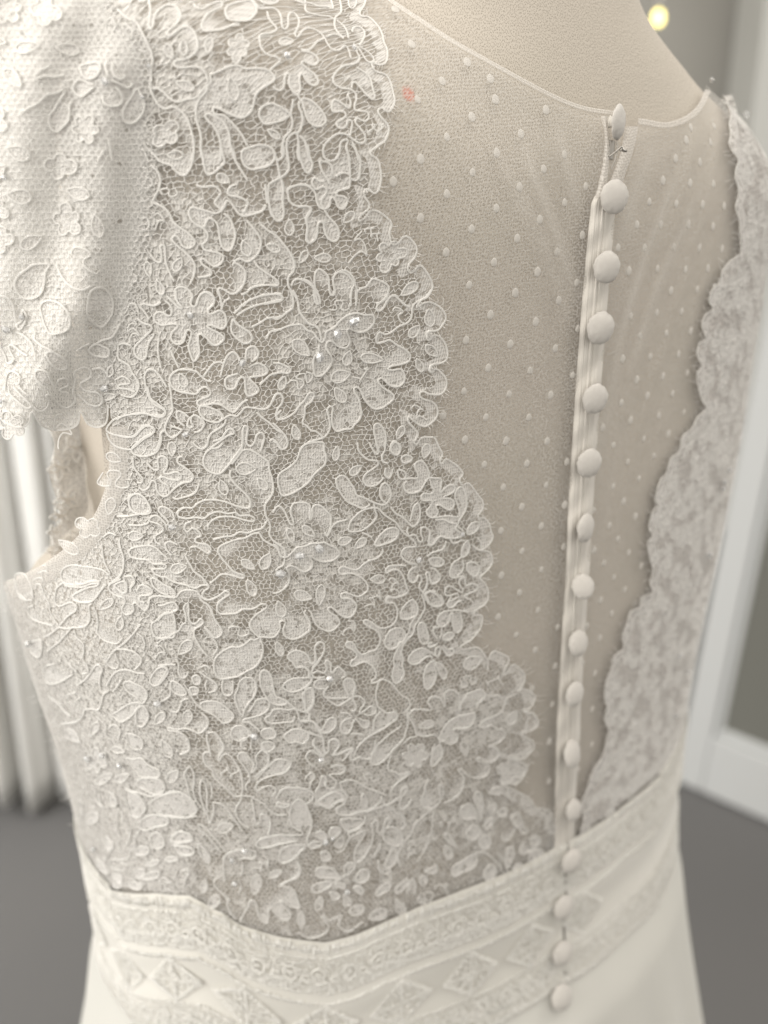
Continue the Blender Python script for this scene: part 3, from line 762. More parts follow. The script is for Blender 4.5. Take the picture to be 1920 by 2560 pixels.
def chart_uv(P):
    X, Y, h = to_local(P)
    h0 = np.clip(h - lift(X, h), -.05, .44)
    al = np.arctan2(X, -(Y - fY(h0) - fB(h0)))
    return np.stack([arc(al), h], -1)


# ------------------------------------------------------------------ 2d helpers
def spline(pts, closed=False, step=4.0):
    p = np.asarray(pts, float)
    n = len(p)
    if n == 2 and not closed:
        k = max(2, int(np.hypot(*(p[1] - p[0])) / step))
        return p[0] + (p[1] - p[0]) * np.linspace(0, 1, k + 1)[:, None]
    out = []
    rng = range(n if closed else n - 1)
    for i in rng:
        if closed:
            a, b, c, d = p[(i - 1) % n], p[i], p[(i + 1) % n], p[(i + 2) % n]
        else:
            b, c = p[i], p[i + 1]
            a = p[i - 1] if i > 0 else 2 * b - c
            d = p[i + 2] if i + 2 < n else 2 * c - b
        k = max(1, int(round(np.hypot(*(c - b)) / step)))
        t = (np.arange(k) / k)[:, None]
        out.append(.5 * ((2 * b) + (c - a) * t + (2 * a - 5 * b + 4 * c - d) * t * t + (3 * b - a - 3 * c + d) * t ** 3))
    if not closed:
        out.append(p[-1:])
    return np.concatenate(out)


def in_poly(q, poly):
    q = np.asarray(q, float); poly = np.asarray(poly, float)
    x, y = q[..., 0], q[..., 1]
    c = np.zeros(x.shape, bool)
    j = len(poly) - 1
    for i in range(len(poly)):
        xi, yi = poly[i]; xj, yj = poly[j]
        m = (yi > y) != (yj > y)
        c ^= m & (x < (xj - xi) * (y - yi) / ((yj - yi) if yj != yi else 1e-9) + xi)
        j = i
    return c


def shoelace(p):
    x, y = p[:, 0], p[:, 1]
    return .5 * np.sum(x * np.roll(y, -1) - y * np.roll(x, -1))


def dist_poly(q, line):
    """distance from points to a polyline"""
    q = np.asarray(q, float); line = np.asarray(line, float)
    best = np.full(q.shape[:-1], 1e9)
    for a, b in zip(line[:-1], line[1:]):
        d = b - a; L = max((d ** 2).sum(), 1e-9)
        t = np.clip(((q - a) @ d) / L, 0, 1)
        best = np.minimum(best, np.linalg.norm(q - a - t[..., None] * d, axis=-1))
    return best


# ------------------------------------------------------------------ mesh helpers
class MB:
    def __init__(s):
        s.v, s.f, s.m, s.n = [], [], [], 0

    def add(s, v, f, m=0):
        v = np.asarray(v, float).reshape(-1, 3)
        f = np.asarray(f, int)
        if len(v) == 0 or len(f) == 0:
            return
        s.v.append(v)
        if f.shape[1] == 4:
            f = f + s.n
        else:
            f = f + s.n
        s.f.append(f); s.m.append(np.full(len(f), m)); s.n += len(v)

    def tube(s, path, nrm, r, m=0, sides=5, closed=False, flat=1.0):
        path = np.asarray(path, float); n = len(path)
        if n < 2:
            return
        t = np.roll(path, -1, 0) - np.roll(path, 1, 0)
        if not closed:
            t[0] = path[1] - path[0]; t[-1] = path[-1] - path[-2]
        t /= np.maximum(np.linalg.norm(t, axis=1, keepdims=True), 1e-9)
        nn = nrm - (nrm * t).sum(1, keepdims=True) * t
        nn /= np.maximum(np.linalg.norm(nn, axis=1, keepdims=True), 1e-9)
        bb = np.cross(t, nn)
        r = np.broadcast_to(np.asarray(r, float), (n,))
        a = np.arange(sides) * 2 * math.pi / sides + .3
        V = path[:, None] + (np.cos(a)[None, :, None] * bb[:, None] + flat * np.sin(a)[None, :, None] * nn[:, None]) * r[:, None, None]
        i = np.arange(n if closed else n - 1)[:, None]; j = np.arange(sides)[None]
        i2 = (i + 1) % n; j2 = (j + 1) % sides
        F = np.stack([i * sides + j, i2 * sides + j, i2 * sides + j2, i * sides + j2], -1).reshape(-1, 4)
        s.add(V.reshape(-1, 3), F, m)

    def sticks(s, A, B, r, m=0, nrm=None):
        """three-sided threads from A to B"""
        A = np.asarray(A, float); B = np.asarray(B, float)
        d = B - A; d /= np.maximum(np.linalg.norm(d, axis=1, keepdims=True), 1e-9)
        up = nrm if nrm is not None else np.tile([0, 0, 1.0], (len(A), 1))
        x = np.cross(d, up); x /= np.maximum(np.linalg.norm(x, axis=1, keepdims=True), 1e-9)
        y = np.cross(x, d)
        r = np.broadcast_to(np.asarray(r, float), (len(A),))[:, None]
        ring = []
        for a in (.5, .5 + 2 * math.pi / 3, .5 + 4 * math.pi / 3):
            ring.append((math.cos(a) * x + math.sin(a) * y) * r)
        V = np.stack([A + q for q in ring] + [B + q for q in ring], 1)
        o = np.arange(len(A))[:, None] * 6
        F = np.concatenate([o + np.array(k) for k in ((0, 1, 4, 3), (1, 2, 5, 4), (2, 0, 3, 5))])
        s.add(V.reshape(-1, 3), F, m)

    def grid(s, V, m=0, wrap_u=False):
        """V is rows x cols x 3"""
        R, C = V.shape[:2]
        i = np.arange(R - 1)[:, None]; j = np.arange(C if wrap_u else C - 1)[None]
        j2 = (j + 1) % C
        F = np.stack([i * C + j, i * C + j2, (i + 1) * C + j2, (i + 1) * C + j], -1).reshape(-1, 4)
        s.add(V.reshape(-1, 3), F, m)

    def build(s, name, mats, parent=None, smooth=True, uv=None, kind=None, fade=None):
        V = np.concatenate(s.v) if s.v else np.zeros((0, 3))
        me = bpy.data.meshes.new(name)
        me.vertices.add(len(V)); me.vertices.foreach_set('co', V.ravel())
        sizes = np.concatenate([np.full(len(f), f.shape[1]) for f in s.f])
        loops = np.concatenate([f.ravel() for f in s.f])
        me.loops.add(len(loops)); me.loops.foreach_set('vertex_index', loops.astype(np.int32))
        me.polygons.add(len(sizes))
        st = np.concatenate([[0], np.cumsum(sizes)[:-1]])
        me.polygons.foreach_set('loop_start', st.astype(np.int32))
        me.polygons.foreach_set('loop_total', sizes.astype(np.int32))
        me.polygons.foreach_set('material_index', np.concatenate(s.m).astype(np.int32))
        me.polygons.foreach_set('use_smooth', np.full(len(sizes), smooth))
        if uv is not None:
            UVv = uv(V) if callable(uv) else uv
            l = me.uv_layers.new(name='chart')
            l.data.foreach_set('uv', UVv[loops].astype(np.float32).ravel())
        if fade is not None:
            at = me.attributes.new('fade', 'FLOAT', 'POINT')
            at.data.foreach_set('value', np.asarray(fade, np.float32).ravel())
        me.update(calc_edges=True); me.validate()
        for m in (mats if isinstance(mats, (list, tuple)) else [mats]):
            me.materials.append(m)
        return link(name, me, parent, kind)


def link(name, data, parent=None, kind=None, matrix=None):
    o = bpy.data.objects.new(name, data)
    COL.objects.link(o)
    if parent is not None:
        o.parent = parent
        o.matrix_parent_inverse = Matrix.Translation(-Vector(BASE.get(parent.name, (0, 0, 0))))
    if matrix is not None:
        o.matrix_basis = matrix
    if kind:
        o['kind'] = kind
    return o


BASE = {}


def thing(name, label, cat, loc=(0, 0, 0), group=None):
    o = bpy.data.objects.new(name, None)
    o.empty_display_size = .05
    COL.objects.link(o)
    o.location = loc
    BASE[o.name] = loc
    o['label'] = label; o['category'] = cat
    if group:
        o['group'] = group
    return o


def tag(o, label, cat, group=None):
    o['label'] = label; o['category'] = cat
    if group:
        o['group'] = group
    return o


def boxm(mb, c, h, rz=0.0, m=0):
    cr, sr = math.cos(rz), math.sin(rz)
    V = []
    for sz in (-1, 1):
        for sx, sy in ((-1, -1), (1, -1), (1, 1), (-1, 1)):
            x, y = sx * h[0], sy * h[1]
            V.append((c[0] + x * cr - y * sr, c[1] + x * sr + y * cr, c[2] + sz * h[2]))
    mb.add(V, [(0, 3, 2, 1), (4, 5, 6, 7), (0, 1, 5, 4), (1, 2, 6, 5), (2, 3, 7, 6), (3, 0, 4, 7)], m)


def fill_poly(poly, cell=10.0):
    """triangles inside a chart outline, with inner points so that it can follow the body"""
    p = np.asarray(poly, float)
    keep = [0]
    for i in range(1, len(p)):
        if np.hypot(*(p[i] - p[keep[-1]])) > 3.0:
            keep.append(i)
    p = p[keep]
    if len(p) < 3:
        return None
    lo, hi = p.min(0), p.max(0)
    gx, gy = np.meshgrid(np.arange(lo[0] + cell / 2, hi[0], cell), np.arange(lo[1] + cell / 2, hi[1], cell))
    g = np.stack([gx.ravel(), gy.ravel()], -1)
    if len(g):
        g = g[in_poly(g, p)]
    if len(g):
        d = np.min(np.linalg.norm(g[:, None] - p[None], axis=-1), 1)
        g = g[d > cell * .45]
    pts = [Vector(q) for q in p] + [Vector(q) for q in g]
    n = len(p)
    try:
        v, e, f, *_ = delaunay_2d_cdt(pts, [], [list(range(n))], 1, 1e-3)
    except Exception:
        return None
    if not f:
        return None
    v = np.array([tuple(q) for q in v])
    f = [q for q in f if len(q) == 3]
    if not f:
        return None
    f = np.array(f)
    a, b, c_ = v[f[:, 0]], v[f[:, 1]], v[f[:, 2]]
    cen = (a + b + c_) / 3
    f = f[in_poly(cen, p)]
    return (v, f) if len(f) else None
# ------------------------------------------------------------------ materials
def srgb(r, g, b):
    f = lambda c: (c / 12.92 if c <= .04045 else ((c + .055) / 1.055) ** 2.4)
    return (f(r / 255), f(g / 255), f(b / 255), 1)


class NT:
    def __init__(s, name):
        s.mat = bpy.data.materials.new(name)
        s.mat.use_nodes = True
        s.t = s.mat.node_tree
        s.t.nodes.clear()
        s.out = s.n('ShaderNodeOutputMaterial')

    def n(s, typ, **kw):
        nd = s.t.nodes.new(typ)
        for k, v in kw.items():
            setattr(nd, k, v)
        return nd

    def l(s, a, b):
        s.t.links.new(a, b)

    def math(s, op, a, b=None, c=None, clamp=False):
        nd = s.n('ShaderNodeMath', operation=op)
        nd.use_clamp = clamp
        for i, v in enumerate((a, b, c)):
            if v is None:
                continue
            if isinstance(v, (int, float)):
                nd.inputs[i].default_value = v
            else:
                s.l(v, nd.inputs[i])
        return nd.outputs[0]

    def ramp(s, x, a, b):
        nd = s.n('ShaderNodeMapRange', interpolation_type='SMOOTHSTEP')
        s.l(x, nd.inputs[0])
        nd.inputs[1].default_value = a; nd.inputs[2].default_value = b
        return nd.outputs[0]

    def noise(s, vec, scale, detail=2, rough=.5):
        nd = s.n('ShaderNodeTexNoise')
        nd.inputs['Scale'].default_value = scale
        nd.inputs['Detail'].default_value = detail
        nd.inputs['Roughness'].default_value = rough
        if vec is not None:
            s.l(vec, nd.inputs['Vector'])
        return nd.outputs['Fac']

    def mixcol(s, f, a, b):
        nd = s.n('ShaderNodeMix', data_type='RGBA')
        if isinstance(f, (int, float)):
            nd.inputs['Factor'].default_value = f
        else:
            s.l(f, nd.inputs['Factor'])
        for k, v in ((6, a), (7, b)):
            if isinstance(v, tuple):
                nd.inputs[k].default_value = v
            else:
                s.l(v, nd.inputs[k])
        return nd.outputs[2]

    def cloth(s, col, rough=.85, sheen=.25, trans=.2, bump=None, bstr=.3, bdist=.0003):
        p = s.n('ShaderNodeBsdfPrincipled')
        if isinstance(col, tuple):
            p.inputs['Base Color'].default_value = col
        else:
            s.l(col, p.inputs['Base Color'])
        p.inputs['Roughness'].default_value = rough
        p.inputs['Sheen Weight'].default_value = sheen
        p.inputs['Specular IOR Level'].default_value = .25
        sh = p.outputs[0]
        if bump is not None:
            b = s.n('ShaderNodeBump')
            b.inputs['Strength'].default_value = bstr
            b.inputs['Distance'].default_value = bdist
            s.l(bump, b.inputs['Height'])
            s.l(b.outputs[0], p.inputs['Normal'])
        if trans > 0:
            tr = s.n('ShaderNodeBsdfTranslucent')
            if isinstance(col, tuple):
                tr.inputs[0].default_value = col
            else:
                s.l(col, tr.inputs[0])
            m = s.n('ShaderNodeMixShader')
            m.inputs[0].default_value = trans
            s.l(sh, m.inputs[1]); s.l(tr.outputs[0], m.inputs[2])
            sh = m.outputs[0]
        return sh

    def veil(s, sh, alpha):
        """open weave: alpha is the share of thread"""
        t = s.n('ShaderNodeBsdfTransparent')
        m = s.n('ShaderNodeMixShader')
        if isinstance(alpha, (int, float)):
            m.inputs[0].default_value = alpha
        else:
            s.l(alpha, m.inputs[0])
        s.l(t.outputs[0], m.inputs[1]); s.l(sh, m.inputs[2])
        return m.outputs[0]

    def done(s, sh):
        s.l(sh, s.out.inputs[0])
        return s.mat

    def uv(s):
        u = s.n('ShaderNodeUVMap')
        u.uv_map = 'chart'
        sp = s.n('ShaderNodeSeparateXYZ')
        s.l(u.outputs[0], sp.inputs[0])
        return u.outputs[0], sp.outputs[0], sp.outputs[1]


def m_ground():
    """darning spread over the net in drifts; fade carries how dense it lies"""
    t = NT('darned_net_ground')
    vec, u, v = t.uv()
    at = t.n('ShaderNodeAttribute')
    at.attribute_name = 'fade'
    wob = t.math('MULTIPLY', t.noise(vec, 160, 2), .0026)
    r1 = t.math('SINE', t.math('MULTIPLY', t.math('ADD', u, wob), 2 * math.pi / .00095))
    r2 = t.math('SINE', t.math('MULTIPLY', t.math('ADD', v, wob), 2 * math.pi / .0019))
    patch = t.noise(vec, 130, 2, .55)
    m = t.ramp(t.math('ADD', patch, t.math('MULTIPLY_ADD', at.outputs['Fac'], .62, -.42)), .36, .56)
    holes = t.ramp(t.noise(vec, 430, 2, .5), .38, .50)
    rib = t.math('ADD', t.math('MULTIPLY', r1, .20), t.math('MULTIPLY', r2, .14))
    al = t.math('MULTIPLY', m, t.math('MULTIPLY', t.math('MULTIPLY_ADD', holes, .85, .15), t.math('ADD', rib, .86)), clamp=True)
    return t.done(t.veil(t.cloth((.86, .84, .805, 1), .8, .3, .2, rib, .4, .0003), al))


IVORY = (.80, .765, .72, 1)


def m_cord():
    t = NT('ivory_cord')
    tc = t.n('ShaderNodeTexCoord')
    nz = t.noise(tc.outputs['Object'], 2600, 2)
    c = t.mixcol(nz, (.88, .86, .825, 1), (.93, .915, .885, 1))
    return t.done(t.cloth(c, .6, .3, .12, nz, .35, .0002))


def m_thread():
    t = NT('ivory_net_thread')
    return t.done(t.cloth((.90, .88, .85, 1), .75, .3, .15))


def hexnet(t, u, v, pitch):
    k = 2 * math.pi / pitch
    a = t.math('COSINE', t.math('MULTIPLY', u, k * 1.1547))
    u2 = t.math('MULTIPLY', u, .5 * 1.1547 * k)
    v2 = t.math('MULTIPLY', v, k)
    b = t.math('COSINE', t.math('ADD', u2, v2))
    c = t.math('COSINE', t.math('SUBTRACT', u2, v2))
    return t.math('ADD', a, t.math('ADD', b, c))          # -1.5 .. 3, holes at the peaks


def m_tulle(name, lo, hi, pitch=.0010, col=(.70, .665, .61, 1), fade=False, trans=.3):
    t = NT(name)
    vec, u, v = t.uv()
    vo = t.n('ShaderNodeTexVoronoi')
    vo.voronoi_dimensions = '2D'
    vo.inputs['Scale'].default_value = 1 / pitch
    vo.inputs['Randomness'].default_value = .55
    t.l(vec, vo.inputs['Vector'])
    hole = t.math('SUBTRACT', 1.0, t.ramp(vo.outputs['Distance'], .22, .58))
    al = t.math('MULTIPLY_ADD', hole, lo - hi, hi)
    blot = t.math('MULTIPLY_ADD', t.noise(vec, 60, 2), .12, -.06)
    al = t.math('ADD', al, blot, clamp=True)
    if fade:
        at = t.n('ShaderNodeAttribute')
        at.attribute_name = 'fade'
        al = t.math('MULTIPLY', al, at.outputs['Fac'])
    return t.done(t.veil(t.cloth(col, .8, .3, trans), al))


def m_clothwork(name, base, col=(.87, .85, .82, 1), holes=.40, fade=False):
    """the darned petals of the lace: fine ribs, small open spots"""
    t = NT(name)
    vec, u, v = t.uv()
    wob = t.math('MULTIPLY', t.noise(vec, 160, 2), .0022)
    r1 = t.math('SINE', t.math('MULTIPLY', t.math('ADD', u, wob), 2 * math.pi / .00085))
    r2 = t.math('SINE', t.math('MULTIPLY', t.math('ADD', v, wob), 2 * math.pi / .00120))
    rib = t.math('ADD', t.math('MULTIPLY', r1, .24), t.math('MULTIPLY', r2, .16))
    nz = t.noise(vec, 620, 2, .6)
    spots = t.ramp(t.noise(vec, 330, 1), holes - .11, holes + .03)
    al = t.math('ADD', t.math('ADD', rib, base), t.math('MULTIPLY_ADD', nz, .5, -.25))
    al = t.math('MULTIPLY', al, t.math('MULTIPLY_ADD', spots, .72, .28), clamp=True)
    if fade:
        at = t.n('ShaderNodeAttribute')
        at.attribute_name = 'fade'
        al = t.math('MULTIPLY', al, at.outputs['Fac'])
    return t.done(t.veil(t.cloth(col, .8, .3, .2, rib, .5, .0003), al))


def m_form():
    t = NT('dress_form_canvas')
    vec, u, v = t.uv()
    tc = t.n('ShaderNodeTexCoord')
    vo = t.n('ShaderNodeTexVoronoi')
    vo.voronoi_dimensions = '2D'
    vo.inputs['Scale'].default_value = 1 / .00092
    vo.inputs['Randomness'].default_value = .9
    t.l(vec, vo.inputs['Vector'])
    pin = t.math('SUBTRACT', 1.0, t.ramp(vo.outputs['Distance'], .10, .34))
    big = t.noise(tc.outputs['Object'], 16, 2)
    c = t.mixcol(big, srgb(198, 192, 180), srgb(203, 194, 185))
    nz = t.noise(vec, 900, 2, .7)
    c = t.mixcol(t.math('MULTIPLY', nz, .22), c, srgb(150, 136, 112))
    c = t.mixcol(t.math('MULTIPLY', pin, .40), c, srgb(98, 86, 66))
    slub = t.ramp(t.noise(vec, 210, 3, .7), .70, .78)
    c = t.mixcol(t.math('MULTIPLY', slub, .3), c, srgb(120, 105, 85))
    # a small lipstick-red stain
    g = t.n('ShaderNodeNewGeometry')
    d = t.n('ShaderNodeVectorMath', operation='DISTANCE')
    t.l(g.outputs['Position'], d.inputs[0])
    d.inputs[1].default_value = STAIN
    wob = t.math('MULTIPLY_ADD', t.noise(tc.outputs['Object'], 900, 3, .7), .0030, d.outputs['Value'])
    st = t.math('SUBTRACT', 1.0, t.ramp(wob, .0030, .0050))
    c = t.mixcol(t.math('MULTIPLY', st, .6), c, srgb(222, 100, 74))
    return t.done(t.cloth(c, .95, .15, 0, t.math('SUBTRACT', t.math('MULTIPLY', nz, .6), pin), .5, .00025))


def m_plain(name, col, rough=.8, sheen=.2, trans=.1, nscale=0, namp=.08, uvs=False):
    t = NT(name)
    if nscale:
        tc = t.n('ShaderNodeTexCoord')
        nz = t.noise(tc.outputs['Object'], nscale, 4, .6)
        dk = tuple(x * (1 - namp * 2) for x in col[:3]) + (1,)
        c = t.mixcol(nz, dk, tuple(min(1, x * (1 + namp * .6)) for x in col[:3]) + (1,))
        return t.done(t.cloth(c, rough, sheen, trans, nz, .25, .001))
    return t.done(t.cloth(col, rough, sheen, trans))


def m_satin(name, col):
    t = NT(name)
    tc = t.n('ShaderNodeTexCoord')
    nz = t.noise(tc.outputs['Object'], 1500, 2)
    wv = t.n('ShaderNodeTexWave')
    wv.inputs['Scale'].default_value = 420
    wv.inputs['Distortion'].default_value = .6
    t.l(tc.outputs['Object'], wv.inputs['Vector'])
    c = t.mixcol(t.math('MULTIPLY', nz, .5), col, tuple(x * .93 for x in col[:3]) + (1,))
    return t.done(t.cloth(c, .62, .35, .05, t.math('ADD', wv.outputs['Fac'], nz), .4, .00015))


def m_floss():
    t = NT('glossy_embroidery_floss')
    p = t.n('ShaderNodeBsdfPrincipled')
    p.inputs['Base Color'].default_value = (.96, .945, .90, 1)
    p.inputs['Roughness'].default_value = .34
    p.inputs['Sheen Weight'].default_value = .3
    return t.done(p.outputs[0])


def m_metal():
    t = NT('grey_metal')
    p = t.n('ShaderNodeBsdfPrincipled')
    p.inputs['Base Color'].default_value = (.45, .43, .40, 1)
    p.inputs['Metallic'].default_value = 1
    p.inputs['Roughness'].default_value = .32
    return t.done(p.outputs[0])


def m_crystal():
    t = NT('cut_crystal')
    p = t.n('ShaderNodeBsdfPrincipled')
    p.inputs['Base Color'].default_value = (.92, .92, .92, 1)
    p.inputs['Transmission Weight'].default_value = .5
    p.inputs['Roughness'].default_value = .04
    p.inputs['Coat Weight'].default_value = 1
    p.inputs['IOR'].default_value = 1.6
    p.inputs['Specular IOR Level'].default_value = .9
    return t.done(p.outputs[0])


def m_floor():
    t = NT('grey_floor')
    tc = t.n('ShaderNodeTexCoord')
    a = t.noise(tc.outputs['Object'], 1.6, 4, .6)
    c = t.mixcol(a, (.128, .128, .130, 1), (.158, .152, .148, 1))
    p = t.n('ShaderNodeBsdfPrincipled')
    t.l(c, p.inputs['Base Color'])
    p.inputs['Roughness'].default_value = .48
    return t.done(p.outputs[0])


def m_mirror():
    t = NT('mirror_glass')
    p = t.n('ShaderNodeBsdfPrincipled')
    p.inputs['Base Color'].default_value = (.70, .71, .66, 1)
    p.inputs['Metallic'].default_value = 1
    p.inputs['Roughness'].default_value = .04
    return t.done(p.outputs[0])


def m_lamp():
    t = NT('lit_bulb')
    e = t.n('ShaderNodeEmission')
    e.inputs[0].default_value = (1.0, .86, .30, 1)
    e.inputs[1].default_value = 4.5
    return t.done(e.outputs[0])
# ------------------------------------------------------------------ the room beyond (only what shows)
def ray_at(px, py, t):
    return ORG + rays(np.array([px, py], float)) * t


M_CORD, M_NET = m_cord(), m_thread()
M_TULLE = m_tulle('dotted_tulle', .10, .52, .0010, (.84, .815, .775, 1))
M_HEM = m_tulle('doubled_tulle_hem', .55, .92, .00095, (.82, .79, .75, 1))
M_ORG = m_clothwork('white_sleeve_lace', 1.0, (.90, .885, .855, 1), .33, True)
M_WORK = m_clothwork('darned_petal', .92, fade=True, holes=.44)
M_WORK2 = m_clothwork('darned_petal_side', .90)
M_BORDER = m_clothwork('darned_border', .80, holes=.47)
M_LINING = m_tulle('lit_white_lining', .80, .97, .0012, (.80, .77, .735, 1), True)
M_SATIN = m_satin('covered_button_satin', (.66, .63, .59, 1))
M_TAPE = m_satin('ivory_placket_tape', (.74, .705, .65, 1))
M_FLOSS, M_METAL, M_XTAL = m_floss(), m_metal(), m_crystal()
M_BAND = m_satin('ivory_organza_band', (.80, .78, .725, 1))
M_SKIRT = m_plain('ivory_crepe_skirt', (.71, .70, .655, 1), .75, .2, .1, 40, .02)
M_WHITE = m_plain('white_paint', (.70, .70, .67, 1), .6, 0, 0)
M_FRAME = m_plain('pale_grey_paint', (.60, .61, .61, 1), .5, 0, 0)
M_WALL = m_plain('grey_beige_wall', (.50, .485, .45, 1), .9, 0, 0)
M_DRAPE = m_plain('white_drape', (.82, .81, .78, 1), .85, .2, .25, 9, .04)
M_SHADE = m_plain('painted_shade', (.16, .15, .125, 1), .9, 0, 0)

# floor and walls
mb = MB(); mb.add([(-6, -4, 0), (6, -4, 0), (6, 6, 0), (-6, 6, 0)], [(0, 1, 2, 3)])
mb.build('floor', m_floor(), kind='structure')
mb = MB(); mb.add([(-6, 3.3, 0), (6, 3.3, 0), (6, 3.3, 3.2), (-6, 3.3, 3.2)], [(0, 1, 2, 3)])
mb.build('wall', M_WALL, kind='structure')
mb = MB(); boxm(mb, (1.30, 3.12, 1.6), (.42, .12, 1.6))
tag(mb.build('wall_pillar', M_WHITE, smooth=False), 'white painted wall pillar at the upper right edge', 'pillar')


def drape(name, label, x0, x1, y, z0, z1, amp, per, seed, hem):
    rg = np.random.default_rng(seed)
    n = 220
    x = np.linspace(x0, x1, n)
    ph = np.cumsum(rg.uniform(.6, 1.4, n)) / n * (x1 - x0) / per * 2 * math.pi
    zz = np.linspace(0, 1, 40)
    rows = []
    for q in zz:
        a = amp * (1.25 - .45 * q)
        yy = y + a * np.sin(ph + .25 * np.sin(q * 5 + ph * .2)) + .3 * a * np.sin(2.3 * ph + 1)
        z = z0 + (z1 - z0) * q + (1 - q) ** 8 * hem * np.sin(ph * .5)
        rows.append(np.stack([x + .25 * a * np.cos(ph), yy, z], -1))
    b = MB(); b.grid(np.array(rows))
    o = b.build(name, M_DRAPE)
    m = o.modifiers.new('thickness', 'SOLIDIFY'); m.thickness = .002
    return tag(o, label, 'curtain', 'white drapes hanging at the left')


drape('white_drape', 'white folded drape hanging at the far left, its hem lowest', -1.1, -.525, 1.80, .03, 2.3, .030, .062, 4, .01)
drape('white_drape', 'white drape behind the dress, second from the left edge', -.56, -.38, 2.05, .10, 2.3, .025, .055, 6, .02)
mb = MB(); boxm(mb, (-.56, 2.45, .42), (.30, .015, .42))  # dark sheet added to paint the shade in the gap between drapes
tag(mb.build('shade_panel', M_SHADE, smooth=False), 'added dark sheet painting the shaded gap behind the white drapes', 'panel')

# framed mirror leaning at the right
mir = thing('floor_mirror', 'white framed floor mirror leaning beside the dress at the right', 'mirror', (.543, 1.89, 0))
dS = np.array([.77, -.64, 0]); dV = np.array([.10, .12, 1.0]); dV /= np.linalg.norm(dV)
A0 = np.array([.543, 1.89, .004])


def slab(name, s0, s1, v0, v1, th, mat, back=0.0):
    nn = np.cross(dS, dV); nn /= np.linalg.norm(nn)      # faces the lens
    if nn[1] > 0:
        nn = -nn
    V = []
    for k in (-back - th, -back):
        for s_, v_ in ((s0, v0), (s1, v0), (s1, v1), (s0, v1)):
            V.append(A0 + dS * s_ + dV * v_ + nn * k)
    b = MB(); b.add(V, [(0, 3, 2, 1), (4, 5, 6, 7), (0, 1, 5, 4), (1, 2, 6, 5), (2, 3, 7, 6), (3, 0, 4, 7)])
    o = b.build(name, mat, mir, smooth=False)
    if th > .01:
        bv = o.modifiers.new('bevel', 'BEVEL'); bv.width = .004; bv.segments = 2
    return o


slab('frame_stile', .02, .075, 0, 1.7, .04, M_FRAME)
slab('frame_rail', .0752, .62, 0, .118, .04, M_FRAME)
slab('frame_lip', .0755, .0885, .118, 1.7, .02, M_FRAME, .012)
slab('frame_lip', .0888, .62, .1183, .135, .02, M_FRAME, .012)
t = NT('painted_reflection_glass')
p = t.n('ShaderNodeBsdfPrincipled')
tc = t.n('ShaderNodeTexCoord')
p.inputs['Base Color'].default_value = (.23, .23, .205, 1)  # olive base colour stands in for the reflected curtain
p.inputs['Roughness'].default_value = .22
p.inputs['Metallic'].default_value = .35
slab('mirror_glass', .0887, .62, .1352, 1.7, .006, t.done(p.outputs[0]), .018)

# lamp
lp = thing('wall_lamp', 'small glowing yellow lamp beyond the shoulder', 'lamp', tuple(ray_at(1652, 46, 2.5)))
c0 = np.array(ray_at(1646, 44, 2.5))
b = MB()
th_ = np.linspace(0, math.pi, 13); ph_ = np.linspace(0, 2 * math.pi, 20, endpoint=False)
V = np.stack([np.sin(th_)[:, None] * np.cos(ph_), np.sin(th_)[:, None] * np.sin(ph_), np.cos(th_)[:, None] + 0 * ph_], -1)
b.grid(c0 + V * np.array([.011, .011, .016]), wrap_u=True)
b.build('bulb', m_lamp(), lp)
b = MB(); b.tube(np.array([c0 + [0, .004, .024], c0 + [0, .004, .05], c0 + [0, .02, .09], c0 + [0, .8, .10]]), np.tile([1.0, 0, 0], (4, 1)), .008, sides=10)
b.build('lamp_arm', M_METAL, lp)

# ------------------------------------------------------------------ dress form
STAIN = tuple(ray_at(1027, 231, float(body_t(np.array([[1027., 231.]]))[0][0])))
M_FORM = m_form()
al = np.linspace(-math.pi, math.pi, 361)[:-1]
hh = np.linspace(-.05, .44, 150)
P = wrap(al[None] + 0 * hh[:, None], hh[:, None] + 0 * al[None], 0.0, -.0012)
X, Y, h = to_local(P)
up_ = sstep(.165, .205, h)
X = np.maximum(X, -.136 - .06 * (1 - up_ * sstep(.052, .066, Y)))
yc = .10
Y = np.where((Y > yc) & (X < 0), yc + (Y - yc) * (1 - .45 * up_), Y)
P = to_world(X, Y, h)
form = thing('dress_form', 'beige canvas dress form wearing the gown, shoulders and neck bare', 'mannequin', (SX, SY + .1, 0))
mb = MB(); mb.grid(P, wrap_u=True)
top = P[-1].mean(0); k = len(mb.v[0])
mb.add(np.concatenate([P[-1], [top]]), [(i, (i + 1) % 360, 360) for i in range(360)])
mb.build('torso', M_FORM, form, uv=chart_uv)
mb = MB()
cb = to_world(np.array(0.), np.array(.11), np.array(0.)); cb[2] = 0
mb.tube(np.array([[cb[0], cb[1], .02], [cb[0], cb[1], .99]]), np.tile([1.0, 0, 0], (2, 1)), .018, sides=16)
mb.build('stand_pole', M_METAL, form)

